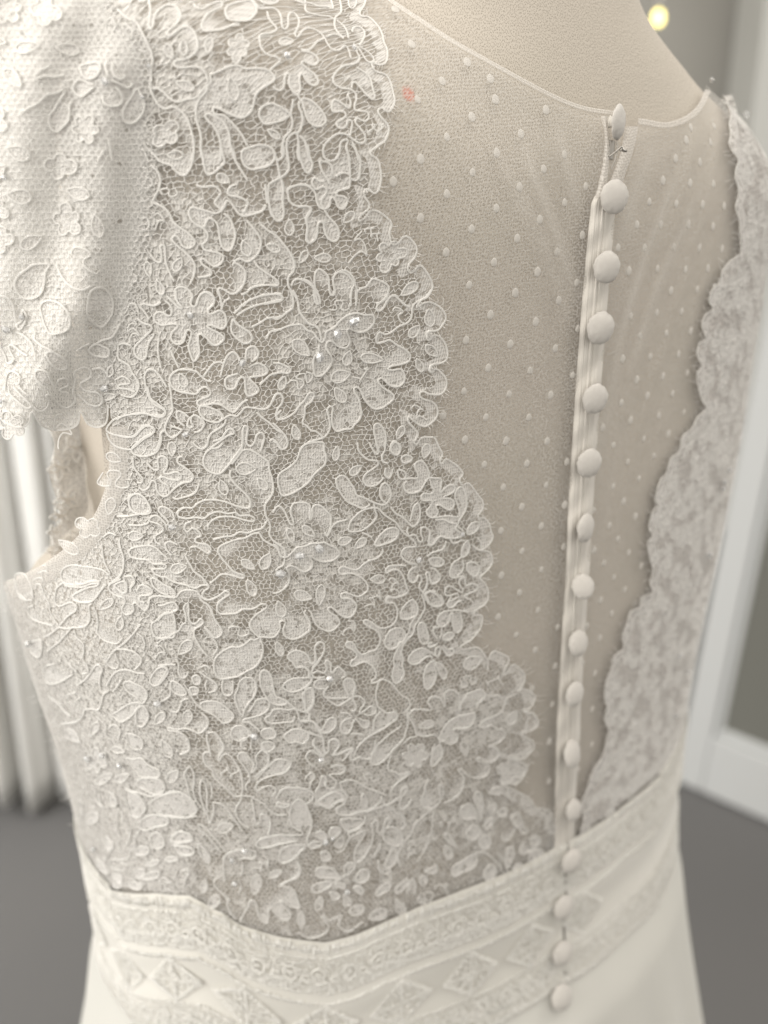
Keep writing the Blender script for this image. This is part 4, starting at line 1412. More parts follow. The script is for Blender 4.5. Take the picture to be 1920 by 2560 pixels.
# ------------------------------------------------------------------ the dress
dress = thing('wedding_dress', 'ivory lace wedding dress with sheer dotted back and covered buttons', 'dress', (SX, SY + .1, 0))
EDGE = np.concatenate([np.array([[float(v) for v in q.split(',')] for q in tx.split()]) * U0 + (x, y) for x, y, tx in EDGE_SRC])
REDGE_A = np.array(REDGE, float)
BT = np.array(BANDTOP, float)
NECKPOLY = np.array([(900, -400)] + NECK + [(1530, 300)] + NECKR + [(1700, -400)], float)
UNDER = [(x - 70 * min(1, max(0, (1040 - y) / 150)), y) for x, y in ARMSCYE]        # the bodice runs on a little under the sleeve
ARMPOLY = np.array([(-600, 1475), (0, 1462)] + ARMHOLE[::-1] + UNDER[::-1] + [(170, -500), (-600, -500)], float)
LPOLY = np.concatenate([EDGE, BT[BT[:, 0] < 1405][::-1], [(100, 2150), (-60, 2000), (-200, 1500), (0, 1462)], np.array(ARMHOLE[::-1], float), np.array(UNDER[::-1], float), [(170, -300), (905, -300)]])
RPOLY = np.concatenate([REDGE_A, BT[BT[:, 0] > 1430], [(1760, 1840), (1990, 1500), (2100, 900), (2100, 100), (1780, 60)]])


def facing(P):
    n = normals(P)
    v = P - ORG
    v /= np.linalg.norm(v, axis=-1, keepdims=True)
    return -(n * v).sum(-1)


# sheer dotted tulle over the whole back
al = np.linspace(-2.4, 2.0, 640); hh = np.linspace(.045, .425, 330)
G = wrap(al[None] + 0 * hh[:, None], hh[:, None] + 0 * al[None])
px = project(G); fc = facing(G)
P = G + normals(G) * puff(G)[..., None]
bad = np.zeros(px.shape[:2], bool)
vis = fc > 0
bad |= vis & in_poly(px, NECKPOLY)
bad |= in_poly(px, ARMPOLY) & (al[None] < -.6)
bad |= (~vis) & (hh[:, None] > .28)
bad |= (al[None] > 1.1) & (hh[:, None] > .345)
bad |= vis & in_poly(px, np.array([(1519, 300), (1562, 306), (1552, 380), (1530, 440), (1517, 468), (1519, 400), (1523, 350)], float))
R_, C_ = bad.shape
i = np.arange(R_ - 1)[:, None]; j = np.arange(C_ - 1)[None]
F = np.stack([i * C_ + j, i * C_ + j + 1, (i + 1) * C_ + j + 1, (i + 1) * C_ + j], -1).reshape(-1, 4)
F_ALL = F
F = F[~bad.ravel()[F].any(1)]
mb = MB(); mb.add(P.reshape(-1, 3), F)
mb.build('sheer_back', M_TULLE, dress, uv=chart_uv)


def ribbon(name, line, w_out, w_in, mat, off=.0006, parent=dress, cols=5, ridge=.0004, step=8):
    """a flat strip along a chart line; inward is to the left of the run"""
    s = spline(line, step=step)
    tg = np.gradient(s, axis=0); tg /= np.linalg.norm(tg, axis=1, keepdims=True)
    inn = np.stack([-tg[:, 1], tg[:, 0]], -1)
    k = np.linspace(-w_out, w_in, cols)
    q = s[:, None] + inn[:, None] * k[None, :, None]
    P, n = on_body(q)
    bump = off + ridge * np.abs(np.sin(np.linspace(0, math.pi * 2, cols)))
    P = P + n * bump[None, :, None]
    b = MB(); b.grid(P)
    return b.build(name, mat, parent, uv=chart_uv)


ribbon('neckline_binding', NECK, 3, 8, M_HEM, .0004, cols=7, ridge=.0002)
ribbon('neckline_binding', NECKR[:-4], 3, 12, M_HEM, .0004, cols=7, ridge=.0002)
ribbon('armhole_hem', ARMHOLE[1:], 44, 2, M_HEM, .0006, cols=6, ridge=.0003)

# soft pleats pulled towards the closure: the tulle lies double there
M_FOLD = m_tulle('folded_tulle', .22, .50, .0010, (.84, .815, .775, 1), True)
for ln_, wd_, am_ in FOLDS:
    s = spline(np.array(ln_, float), step=8)
    tg = np.gradient(s, axis=0); tg /= np.linalg.norm(tg, axis=1, keepdims=True)
    inn = np.stack([-tg[:, 1], tg[:, 0]], -1)
    k = np.linspace(-1, 1, 9)
    wv_ = 1.7 * wd_ * (.6 + .4 * np.sin(np.linspace(0, 3.1, len(s))))
    q = s[:, None] + inn[:, None] * (k[None, :] * wv_[:, None])[..., None]
    P, n = on_body(q, .0004 + .0009 * (1 - k ** 2)[None] + 0 * q[..., 0], True)
    fd = (1 - np.abs(k[None])) ** 1.2 * sstep(0, .25, np.linspace(0, 1, len(s)))[:, None] * sstep(0, .3, np.linspace(1, 0, len(s)))[:, None]
    b = MB(); b.grid(P)
    b.build('tulle_pleat', M_FOLD, dress, uv=chart_uv, fade=fd * am_)

# side lining; its fade paints in the window light on the left flank
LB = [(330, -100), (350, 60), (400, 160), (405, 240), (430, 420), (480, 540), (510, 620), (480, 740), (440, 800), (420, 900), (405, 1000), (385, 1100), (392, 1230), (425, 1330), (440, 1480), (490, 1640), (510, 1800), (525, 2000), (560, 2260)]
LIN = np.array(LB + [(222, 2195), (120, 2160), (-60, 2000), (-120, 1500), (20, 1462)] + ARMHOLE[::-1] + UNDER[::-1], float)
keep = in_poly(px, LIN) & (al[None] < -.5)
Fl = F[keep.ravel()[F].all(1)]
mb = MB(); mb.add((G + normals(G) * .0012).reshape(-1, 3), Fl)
mb.build('lit_side_lining', M_LINING, dress, uv=chart_uv, fade=sstep(0, 150, dist_poly(px, LB)))


# ---- cap sleeve: a sheet that leaves the shoulder seam and flares over the armhole
def sleeve_t(px):
    px = np.asarray(px, float)
    q = px.copy()
    q[..., 0] = np.where(q[..., 0] < 140, 140 + (q[..., 0] - 140) * .45, q[..., 0])
    q[..., 1] = np.where(q[..., 1] < 40, 40 + (q[..., 1] - 40) * .4, q[..., 1])
    t_, _ = body_t(q)
    d = dist_poly(px, ARMSCYE)
    y = px[..., 1]
    t_ = t_ - .0018 - .009 * sstep(0, 300, d) - .010 * sstep(20, 200, d) * sstep(500, 1050, y)
    return t_ + .0016 * np.sin(px[..., 0] / 36 + y / 120 + .9 * np.sin(y / 140)) * sstep(20, 140, d)


def on_sleeve(px, off=0.0):
    px = np.asarray(px, float)
    e = 6.0
    f = lambda q: ORG + rays(q) * sleeve_t(q)[..., None]
    P = f(px)
    a = f(px + [e, 0]) - P; b_ = f(px + [0, e]) - P
    n = np.cross(b_, a); n /= np.maximum(np.linalg.norm(n, axis=-1, keepdims=True), 1e-9)
    s = np.sign((n * (ORG - P)).sum(-1, keepdims=True)); n = n * s
    return P + n * np.asarray(off + np.zeros(P.shape[:-1]))[..., None], n


HEM = np.array(SLEEVE_HEM, float)
SPOLY = np.concatenate([np.array(ARMSCYE, float), HEM[::-1], [(-140, 950), (-160, 400), (-140, -160)]])
SG = fill_poly(np.concatenate([spline(ARMSCYE, step=10), spline(HEM[::-1], step=6), [(-140, 950), (-160, 400), (-140, -160)]]), 12)
v, f = SG
P, n = on_sleeve(v)
mb = MB(); mb.add(P, f)
sleeve = mb.build('cap_sleeve', M_ORG, dress, uv=lambda V: project(V) / 7800, fade=sstep(-5, 45, dist_poly(v, ARMSCYE)))

# ------------------------------------------------------------------ corded lace
runs = []          # (points, closed, surface)
for k, (x0, y0, u, sf, tx) in TR.items():
    for ln in tx.strip().split('\n'):
        q = np.array([[float(c) for c in p_.split(',')] for p_ in ln[2:].split()]) * u + (x0, y0)
        runs.append((spline(q, ln[0] == 'c', 4.5), ln[0] == 'c', sf, 1.0))
sam = np.concatenate([r[0] for r in runs])


def petal(c, ang, L, w_):
    s = np.linspace(0, 1, 9)[1:]
    hw = w_ / 2 * np.sin(math.pi * s ** .75) ** .8
    up = np.stack([s * L, hw], -1); dn = np.stack([s * L, -hw], -1)[::-1][1:]
    q = np.concatenate([[[0, 0]], up, dn])
    ca, sa = math.cos(ang), math.sin(ang)
    return q @ np.array([[ca, sa], [-sa, ca]]) + c


def lobes(c, R, k_, a0):
    """many-lobed blossom outline"""
    th = np.linspace(0, 2 * math.pi, 9 * k_, endpoint=False)
    pl = RNG.uniform(.68, 1.12, k_)[((th * k_ / (2 * math.pi) + .5).astype(int)) % k_]
    r = R * (.40 + .60 * np.abs(np.cos(k_ * th / 2)) ** .55 * pl) * (1 + .12 * np.sin(2 * th + a0))
    return c + np.stack([r * np.cos(th + a0), r * np.sin(th + a0)], -1)


# small blossoms, petals and curls in the gaps of the drawing
cand = RNG.uniform((-20, -20), (1330, 2330), (9000, 2))
taken_ = np.zeros(len(cand), bool)
for r_ in runs:
    if r_[1] or np.hypot(*(r_[0][0] - r_[0][-1])) < .5 * np.hypot(*(r_[0].max(0) - r_[0].min(0))):
        taken_ |= in_poly(cand, r_[0][::2])
okb = body_t(cand)[1] & body_t(cand - [45, 0])[1]
inL = okb & in_poly(cand, LPOLY) & (dist_poly(cand, EDGE[::2]) > 24) & (dist_poly(cand, BT) > 10)
inS = in_poly(cand, SPOLY) & (cand[:, 0] > -20)
for sf, msk in (('L', inL), ('S', inS)):
    for c in cand[msk & ~taken_]:
        d = np.min(np.hypot(*(sam - c).T))
        if d < (25 if sf == 'L' else 44):
            continue
        a = RNG.uniform(0, 6.28)
        ca, sa = math.cos(a), math.sin(a)
        if d > 38 and RNG.random() < .5:
            s_ = spline(lobes(c, min(d * .8, 40), int(RNG.integers(4, 7)), a), True, 4.5); cl_ = True
        elif RNG.random() < .8:
            L = min(d * 1.4, 58)
            s_ = spline(petal(c - .5 * L * np.array([ca, sa]), a, L, L * RNG.uniform(.42, .62)), True, 4.5); cl_ = True
        else:                                  # a curl of cord: two or three loops in a row
            L = min(d * 1.5, 70)
            tt = np.linspace(0, 1, 15); w_ = RNG.uniform(6, 13)
            q = np.stack([(tt - .5) * L + .16 * L * np.sin(2 * w_ * tt + a), .30 * L * np.sin(w_ * tt + a)], -1)
            s_ = spline(q @ np.array([[ca, sa], [-sa, ca]]) + c, False, 4.5); cl_ = False
        runs.append((s_, cl_, sf, .78)); sam = np.concatenate([sam, s_])

# net ground
def hexnet_nodes(u0, u1, v0, v1, a):
    """honeycomb: node list and edge list"""
    dx = a * math.sqrt(3); dy = 1.5 * a
    nu = int((u1 - u0) / dx) + 2; nv = int((v1 - v0) / dy) + 2
    I, J = np.meshgrid(np.arange(nu), np.arange(nv))
    ox = u0 + (I + .5 * (J % 2)) * dx; oy = v0 + J * dy
    N1 = np.stack([ox, oy], -1)                 # lower node
    N2 = N1 + [0, a]                            # upper node
    id1 = np.arange(nu * nv).reshape(nv, nu); id2 = id1 + nu * nv
    E = [np.stack([id1, id2], -1).reshape(-1, 2)]
    # each upper node joins two lower nodes of the next row
    for J_ in range(nv - 1):
        sh = J_ % 2
        a_ = id2[J_]; b_ = id1[J_ + 1]
        for k_ in ((-1 + sh), sh):
            lo = max(0, -k_); hi = min(nu, nu - k_)
            E.append(np.stack([a_[lo:hi], b_[lo + k_:hi + k_]], -1))
    return np.concatenate([N1.reshape(-1, 2), N2.reshape(-1, 2)]), np.concatenate(E)


def net_on_body(poly, u0, u1, v0, v1, a, r, al_lim, extra=None):
    N, E = hexnet_nodes(u0, u1, v0, v1, a)
    # slow drift of the mesh plus a random pull on every knot
    N = N + np.stack([.35 * a * np.sin(N[:, 1] / (9 * a)) + .5 * a * np.sin(N[:, 0] / (7 * a) + 2), .4 * a * np.sin(N[:, 0] / (6 * a))], -1)
    N = N + RNG.normal(0, a * .27, N.shape)
    N = N * [1, 1.0]
    aN = unarc(N[:, 0])
    P = wrap(aN, level(aN, N[:, 1]))
    q = project(P)
    ok = in_poly(q, poly) & (facing(P) > -.25) & (unarc(N[:, 0]) > al_lim[0]) & (unarc(N[:, 0]) < al_lim[1])
    E = E[ok[E].all(1)]
    E = E[RNG.random(len(E)) > .10]
    nn = normals(P)
    P = P + nn * (puff(P) + .0006)[:, None]
    return P, E, nn


NP, NE, NN = net_on_body(LPOLY, -.30, .06, .03, .47, .00108, 0, (-1.9, .5))
mb = MB(); mb.sticks(NP[NE[:, 0]], NP[NE[:, 1]], .000135 * RNG.uniform(.75, 1.3, len(NE)), 0, NN[NE[:, 0]])
netL = mb

# border strip, cord and eyelash fringe of a scalloped edge
def scallop(line, side, w, name, twin=True):
    s = spline(line, step=4.0)
    sm = s.copy()
    k = np.ones(31) / 31
    pad = np.pad(s, ((15, 15), (0, 0)), 'edge')
    sm = np.stack([np.convolve(pad[:, i_], k, 'valid') for i_ in (0, 1)], -1)
    tg = np.gradient(sm, axis=0); tg /= np.linalg.norm(tg, axis=1, keepdims=True)
    inn = np.stack([-tg[:, 1], tg[:, 0]], -1) * side
    rows = [s + inn * k_ for k_ in np.linspace(0, w, 5)]
    q = np.stack(rows, 1)
    P, n = on_body(q, .0007)
    b = MB(); b.grid(P, 1)
    Pe, ne = on_body(s, .0010)
    cordrun(b, Pe, ne, False, twin)
    # fringe
    tl = np.gradient(s, axis=0); tl /= np.maximum(np.linalg.norm(tl, axis=1, keepdims=True), 1e-6)
    outl = -np.stack([-tl[:, 1], tl[:, 0]], -1) * side
    idx = np.arange(0, len(s), 2)
    idx = idx[RNG.random(len(idx)) < .62]
    Ln = RNG.uniform(7, 24, len(idx)) * (.6 + .4 * (w > 20))
    mid = s[idx] + outl[idx] * Ln[:, None] * .55 + RNG.normal(0, 2.0, (len(idx), 2))
    end = s[idx] + outl[idx] * Ln[:, None] + RNG.normal(0, 5.0, (len(idx), 2))
    A, na = on_body(s[idx], .0008); B, nb = on_body(mid, .0016); Cc, nc = on_body(end, .0012)
    fr = MB(); fr.sticks(A, B, .00010, 0, na); fr.sticks(B, Cc, .00008, 0, nb)
    return b, fr


def cordrun(b, P, n, closed, twin=True, r=.000165, m=0):
    if not twin:
        b.tube(P, n, r * 1.55, m, 6, closed, .8)
        return
    t_ = np.roll(P, -1, 0) - np.roll(P, 1, 0)
    if not closed:
        t_[0] = P[1] - P[0]; t_[-1] = P[-1] - P[-2]
    t_ /= np.maximum(np.linalg.norm(t_, axis=1, keepdims=True), 1e-9)
    bb = np.cross(t_, n); bb /= np.maximum(np.linalg.norm(bb, axis=1, keepdims=True), 1e-9)
    for s_ in (-1, 1):
        b.tube(P + bb * s_ * r * .92, n, r, m, 5, closed)


b, fr = scallop(EDGE, 1, 27, 'left')
lace = b.build('lace_panel', [M_CORD, M_BORDER], dress, uv=chart_uv)
lace['label'] = 'broad corded lace panel with scalloped edge'
netL.build('net_ground', M_NET, lace, kind='stuff')
keep = in_poly(px, LPOLY) & (fc > -.25)
mb = MB(); mb.add((G + normals(G) * (puff(G) + .0004)[..., None]).reshape(-1, 3), F_ALL[keep.ravel()[F_ALL].all(1)])
DEN = [(720, 1800, 300, 200, .72), (1000, 2020, 240, 160, .75), (620, 2080, 220, 150, .8), (820, 870, 165, 185, .9), (660, 640, 110, 90, .8), (560, 1140, 160, 150, .9), (800, 1370, 170, 160, .9), (1180, 1790, 140, 120, .85), (780, 1720, 150, 120, .7), (960, 1940, 200, 130, .8), (700, 2010, 150, 130, .8), (450, 150, 140, 190, .9), (620, 120, 90, 110, .6), (780, 260, 120, 120, .45), (980, 1240, 90, 90, .6), (1060, 1400, 90, 120, .55), (560, 1620, 130, 110, .85), (1180, 2060, 110, 90, .75), (900, 2170, 200, 80, .6), (700, 470, 120, 90, .45), (460, 620, 120, 170, .9), (420, 1400, 130, 180, .7), (960, 1620, 110, 100, .5), (1110, 1560, 60, 60, .4)]
den = np.zeros(px.shape[:2])
for x_, y_, rx_, ry_, am_ in DEN:
    den = np.maximum(den, am_ * np.exp(-(((px[..., 0] - x_) / rx_) ** 2 + ((px[..., 1] - y_) / ry_) ** 2) ** 1.5))
den = np.maximum(den, .95 * (1 - sstep(280, 520, px[..., 0] - .05 * px[..., 1])))
mb.build('darned_ground', m_ground(), lace, uv=chart_uv, kind='stuff', fade=np.maximum(den, .42))
fr.build('eyelash_fringe', M_NET, lace, kind='stuff')

# loose ends of thread standing off the side of the bodice
hu_ = np.stack([RNG.uniform(-.30, -.16, 1300), RNG.uniform(.06, .24, 1300)], -1)
P = wrap(unarc(hu_[:, 0]), hu_[:, 1]); fc_ = facing(P)
k = (fc_ > -.05) & (fc_ < .30) & ~in_poly(project(P), ARMPOLY)
P = P[k]; n = normals(P); L = RNG.uniform(.0010, .0030, len(P))[:, None]
B = P + n * L + RNG.normal(0, .0010, P.shape); Cc = B + n * L * .3 + RNG.normal(0, .0014, P.shape)
mb = MB(); mb.sticks(P, B, .00012); mb.sticks(B, Cc, .00009)
mb.build('loose_threads', M_NET, lace, kind='stuff')

# sleeve net
N, E = hexnet_nodes(-130, 400, -150, 1080, 9.5)
N = N + RNG.normal(0, 1.8, N.shape)
ok = in_poly(N, SPOLY); E = E[ok[E].all(1)]
P, n = on_sleeve(N, .0005)
mb = MB(); mb.sticks(P[E[:, 0]], P[E[:, 1]], .00014, 0, n[E[:, 0]])
mb.build('net_ground', M_NET, sleeve, kind='stuff')
s = spline(HEM, step=4)
P, n = on_sleeve(s, .0006)
mb = MB(); cordrun(mb, P, n, False)
s2 = spline(np.array(ARMSCYE[1:9], float), step=4)
mb.build('hem_cord', M_CORD, sleeve)

# every run of cord is a piece of its own
cnt = {}
allp = np.concatenate([r[0] for r in runs])
sl = np.cumsum([0] + [len(r[0]) for r in runs])
isS = np.concatenate([np.full(len(r[0]), r[2] == 'S') for r in runs])
CP_ = np.zeros((len(allp), 3)); CN_ = np.zeros((len(allp), 3))
CP_[~isS], CN_[~isS] = on_body(allp[~isS], .0008)
CP_[isS], CN_[isS] = on_sleeve(allp[isS], .0008)
fills, fo = [], []
for q, cl, sf, kr in runs:
    per = np.hypot(*np.diff(q, axis=0).T).sum()
    gap = np.hypot(*(q[0] - q[-1])); diag = np.hypot(*(q.max(0) - q.min(0)))
    ar = abs(shoelace(q))
    g = None
    if cl or ar > .0065 * per * per:
        g = fill_poly(q)
    if g is not None:
        v_, f_ = g
        if cl:
            fd = np.ones(len(v_))
        else:                                   # darning thins out towards the open side of the run
            ch = np.array([q[0], q[-1]])
            fd = sstep(0, min(34, .12 * diag + gap * .25 + 4), dist_poly(v_, ch) + 2)
        g = (v_, f_, fd)
    fills.append(g)
    fo.append(ar)
fv = [g[0] for g in fills if g]
fS = np.concatenate([np.full(len(g[0]), r[2] == 'S') for g, r in zip(fills, runs) if g])
fv = np.concatenate(fv)
FP = np.zeros((len(fv), 3))
FP[~fS] = on_body(fv[~fS], .0006)[0]
FP[fS] = on_sleeve(fv[fS], .0005)[0]
o_ = 0
small = [i_ for i_ in range(len(runs)) if fills[i_] and fo[i_] <= 4200 and runs[i_][2] != 'S']
small = set(sorted(small, key=lambda i_: -fo[i_])[295:])       # the smallest ones stay together
rest, rest_fd = MB(), []
for i_, ((q, cl, sf, kr), g) in enumerate(zip(runs, fills)):
    b = rest if i_ in small else MB()
    n0 = b.n
    cordrun(b, CP_[sl[i_]:sl[i_ + 1]], CN_[sl[i_]:sl[i_ + 1]], cl, True, .000165 * kr)
    nm = 'cord_scroll'
    fd = np.ones(b.n - n0)
    if g:
        fd = np.concatenate([fd, g[2]])
        b.add(FP[o_:o_ + len(g[0])], g[1], 1); o_ += len(g[0])
        nm = 'leaf_motif' if fo[i_] > 4200 else 'petal'
    if i_ in small:
        rest_fd.append(fd)
        continue
    b.build(nm, [M_CORD, M_WORK], sleeve if sf == 'S' else lace, uv=chart_uv, fade=fd)
    cnt[nm] = cnt.get(nm, 0) + 1
rest.build('small_petals', [M_CORD, M_WORK], lace, uv=chart_uv, fade=np.concatenate(rest_fd), kind='stuff')
print('lace pieces', cnt)

# ---- lace on the far side of the back
b, fr = scallop(REDGE_A, -1, 22, 'right', False)
laceR = b.build('lace_panel', [M_CORD, M_BORDER], dress, uv=chart_uv)
laceR['label'] = 'narrow lace panel along the far side'
fr.build('eyelash_fringe', M_NET, laceR, kind='stuff')
NP, NE, NN = net_on_body(RPOLY, .0, .32, .03, .42, .00150, 0, (.1, 1.9))
mb = MB(); mb.sticks(NP[NE[:, 0]], NP[NE[:, 1]], .00019, 0, NN[NE[:, 0]])
mb.build('net_ground', M_NET, laceR, kind='stuff')
keep = in_poly(px, RPOLY) & (fc > -.25) & (al[None] > 0)
mb = MB(); mb.add((G + normals(G) * (puff(G) + .0004)[..., None]).reshape(-1, 3), F_ALL[keep.ravel()[F_ALL].all(1)])
mb.build('darned_ground', m_tulle('darned_side_ground', .50, .88, .0013, (.88, .84, .81, 1)), laceR, uv=chart_uv, kind='stuff')
cu = np.stack([RNG.uniform(.02, .30, 5000), RNG.uniform(.03, .385, 5000)], -1)
Pc = wrap(unarc(cu[:, 0]), cu[:, 1])
okc = in_poly(project(Pc), RPOLY) & (facing(Pc) > -.15) & (dist_poly(project(Pc), REDGE_A) > 16)
taken = []
for c in cu[okc]:
    if all(np.hypot(*(c - q[:2])) > q[2] + .0012 for q in taken):
        R = RNG.choice([.0042, .0058, .0075])
        if not all(np.hypot(*(c - q[:2])) > .62 * (q[2] + R) for q in taken):
            continue
        if len(taken) >= 290:
            break
        taken.append((c[0], c[1], R))
        b = MB()
        q = spline(lobes(c * 1000, R * 1000, int(RNG.integers(3, 7)), RNG.uniform(0, 6.28)), True, .6) / 1000
        P = wrap(unarc(q[:, 0]), q[:, 1]); n = normals(P)
        cordrun(b, P + n * (puff(P) + .00055)[:, None], n, True, False, .00013)
        g = fill_poly(q * 8000, 9)
        if g:
            qv = g[0] / 8000
            P2 = wrap(unarc(qv[:, 0]), qv[:, 1])
            b.add(P2 + normals(P2) * (puff(P2) + .00048)[:, None], g[1], 1)
        for j_ in range(4):
            ang = j_ * 1.57 + RNG.uniform(0, .8); L = R * .62
            q = spline(petal(c * 1000, ang, L * 1000, L * 550), True, .6) / 1000
            P = wrap(unarc(q[:, 0]), q[:, 1]); n = normals(P)
            cordrun(b, P + n * (puff(P) + .00060)[:, None], n, True, False, .00012)
        b.build('flower_motif', [M_CORD, M_WORK2], laceR, uv=chart_uv)
print('right flowers', len(taken))

# ---- lace of the front bodice seen through the armhole
FRONT = np.array([(122, 1030), (136, 1110), (124, 1180), (142, 1250), (150, 1300), (126, 1340), (128, 1400), (134, 1440), (200, 1410), (250, 1340), (290, 1260), (305, 1180), (310, 1100), (310, 1030)], float)
g = fill_poly(spline(FRONT, True, 8), 12)
ft = lambda q: .470 + .035 * ((q[..., 0] - 110) / 160) ** 1.0 + .003 * np.sin(q[..., 1] / 21) * np.cos(q[..., 0] / 17)
Pf = ORG + rays(g[0]) * ft(g[0])[:, None]
mb = MB(); mb.add(Pf, g[1])
front = mb.build('front_bodice', M_HEM, dress, uv=lambda V: project(V) / 7000)
b = MB()
for c in ((150, 1170, 34), (165, 1250, 34), (150, 1290, 26), (190, 1120, 36), (150, 1370, 36), (195, 1350, 30), (230, 1090, 30), (135, 1330, 18)):
    for j_ in range(5):
        q = spline(petal(np.array(c[:2]), j_ * 1.257 + c[0], c[2], c[2] * .55), True, 5)
        P = ORG + rays(q) * (ft(q) - .002)[:, None]
        b.tube(P, np.tile([0, -1.0, .2], (len(P), 1)), .00035, 0, 5, True)
        m_ = len(P)
        b.add(np.concatenate([P, [P.mean(0)]]), [(a_, (a_ + 1) % m_, m_) for a_ in range(m_)], 1)
b.build('flower_motif', [M_CORD, M_LINING], front, uv=lambda V: project(V) / 7000)
# ------------------------------------------------------------------ dots woven on the tulle
dots = [(960 + x / 1.7281, y / 1.7281) for x, y in DOTS2] + [(960 + x / 1.7281, 900 + y / 1.7281) for x, y in DOTS4] + [(960 + x / 1.7281, 1600 + y / 1.7281) for x, y in DOTS6]
th_ = np.linspace(0, math.pi * .55, 6); ph_ = np.linspace(0, 2 * math.pi, 12, endpoint=False)
V = np.stack([np.sin(th_)[:, None] * np.cos(ph_), np.sin(th_)[:, None] * np.sin(ph_), np.cos(th_)[:, None] * .55 + 0 * ph_], -1)
V[1:] += RNG.normal(0, .05, V[1:].shape)
mb = MB(); mb.grid(V, wrap_u=True)
M_DOT = m_plain('chenille_dot', (.75, .72, .675, 1), .9, .4, .2, 900, .05)
d0 = mb.build('tulle_dot', M_DOT, None)
dot_me = d0.data
bpy.data.objects.remove(d0)


def frame(P, n, sx, sy, sz, up=(0, 0, 1)):
    n = Vector(n).normalized(); u = Vector(up)
    x = u.cross(n).normalized(); y = n.cross(x)
    M = Matrix((x * sx, y * sy, n * sz)).transposed().to_4x4()
    M.translation = Vector(P)
    return M


P, n = on_body(np.array(dots), .0001, True)
for p_, n_ in zip(P, n):
    k_ = RNG.uniform(.88, 1.12)
    link('tulle_dot', dot_me, dress, matrix=frame(p_, n_, .00130 * k_, .00155 * k_, .00040))

# ------------------------------------------------------------------ waistband
t_, ok_ = body_t(BT)
Pb = ORG + rays(BT) * t_[:, None]
Xb, Yb, hb = to_local(Pb)
alb = np.arctan2(Xb, -(Yb - fY(hb) - fB(hb)))
o_ = np.argsort(alb)
ALB, HB = alb[o_][1:-1], hb[o_][1:-1]
htop = lambda a: np.interp(a, ALB, HB, .055, .052)


def bandpt(U, v, off=0.0):
    a = unarc(np.asarray(U, float))
    P = wrap(a, htop(a) - np.asarray(v, float))
    n = normals(P)
    ease = .0026 + .0012 * sstep(0, .05, np.asarray(v, float))
    return P + n * (ease + off)[..., None], n


Zu = float(arc(np.arctan2(zipX(.03), .1)))
BH = .081
mb = MB()
for u0, u1 in ((-.34, Zu - .0006), (Zu + .0006, .36)):
    uu = np.linspace(u0, u1, 180); vv = np.linspace(0, BH, 40)
    UU, VV = np.meshgrid(uu, vv)
    edge = np.exp(-np.abs(UU - Zu) / .004)
    P, n = bandpt(UU, VV, .0012 * edge + .0005 * np.sin(VV / .0135 * 3.14) + .0004 * np.sin(UU / .021))
    mb.grid(P)
band = mb.build('waistband', M_BAND, dress, uv=chart_uv)
band['label'] = 'ivory embroidered waistband with eyelets and diamonds'


def stitch(b, U, v, dU, dv, r=.00022, off=.0007):
    U, v = np.asarray(U, float), np.asarray(v, float)
    A, na = bandpt(U - dU / 2, v - dv / 2, off + 0 * U); B, nb = bandpt(U + dU / 2, v + dv / 2, off + 0 * U)
    Mm, _ = bandpt(U, v, off + r * 1.2 + 0 * U)
    b.sticks(A, Mm, r, 0, na); b.sticks(Mm, B, r, 0, na)


# running lines of satin stitch
es = MB()
U = np.arange(-.31, .30, .00075)
wav = .0012 * np.sin(U / .011)
for v0, ln, dens, jit in ((.0035, .0052, .9, .0006), (.0085, .0014, .8, .0003), (.0270, .0016, .85, .0004), (.0330, .0022, .9, .0005), (.0600, .0018, .85, .0004), (.0790, .0030, .9, .0006)):
    k_ = RNG.random(len(U)) < dens
    n_ = k_.sum()
    seg = 1.0 if v0 > .005 else (.55 + .45 * (np.sin(U[k_] / .0017) > -.5))
    stitch(es, U[k_] + RNG.normal(0, .0002, n_), v0 + .4 * wav[k_] + RNG.normal(0, jit * .5, n_), RNG.normal(0, .0006, n_), ln * seg * RNG.uniform(.7, 1.2, n_), .00030)
# scattered seed stitches inside the borders
for v0, v1, n_ in ((.0205, .0262, 4200), (.0110, .0262, 4200), (.0625, .0775, 8000), (.0095, .0130, 900)):
    uu = RNG.uniform(-.31, .30, n_); vv = RNG.uniform(v0, v1, n_)
    a = RNG.uniform(0, 3.14, n_)
    stitch(es, uu, vv, .0012 * np.cos(a), .0012 * np.sin(a), .00021)
es.build('edge_stitching', M_FLOSS, band, kind='stuff')


def ring_at(u, v, ru, rv, r=.00032, rays_=9, hook=True):
    b = MB()
    a = np.linspace(0, 2 * math.pi, 22, endpoint=False)
    wob = 1 + .07 * RNG.normal(size=22)
    P, n = bandpt(u + ru * np.cos(a) * wob, v + rv * np.sin(a) * wob * (1 + .25 * (np.sin(a) > 0)), .0007 + 0 * a)
    b.tube(P, n, r, 0, 5, True)
    # knot in the middle
    a2 = RNG.uniform(0, 3.14, 6)
    stitch(b, u + RNG.normal(0, ru * .12, 6), v + RNG.normal(0, rv * .12, 6), .0011 * np.cos(a2), .0011 * np.sin(a2), .00026)
    # radiating stitches
    aa = np.linspace(-math.pi * .98, -.02, rays_) + RNG.normal(0, .06, rays_)
    k0, k1 = 1.25, 1.25 + RNG.uniform(.35, .75, rays_)
    km = (k0 + k1) / 2
    stitch(b, u + ru * km * np.cos(aa), v + rv * km * np.sin(aa), ru * (k1 - k0) * np.cos(aa), rv * (k1 - k0) * np.sin(aa), .00022)
    return b


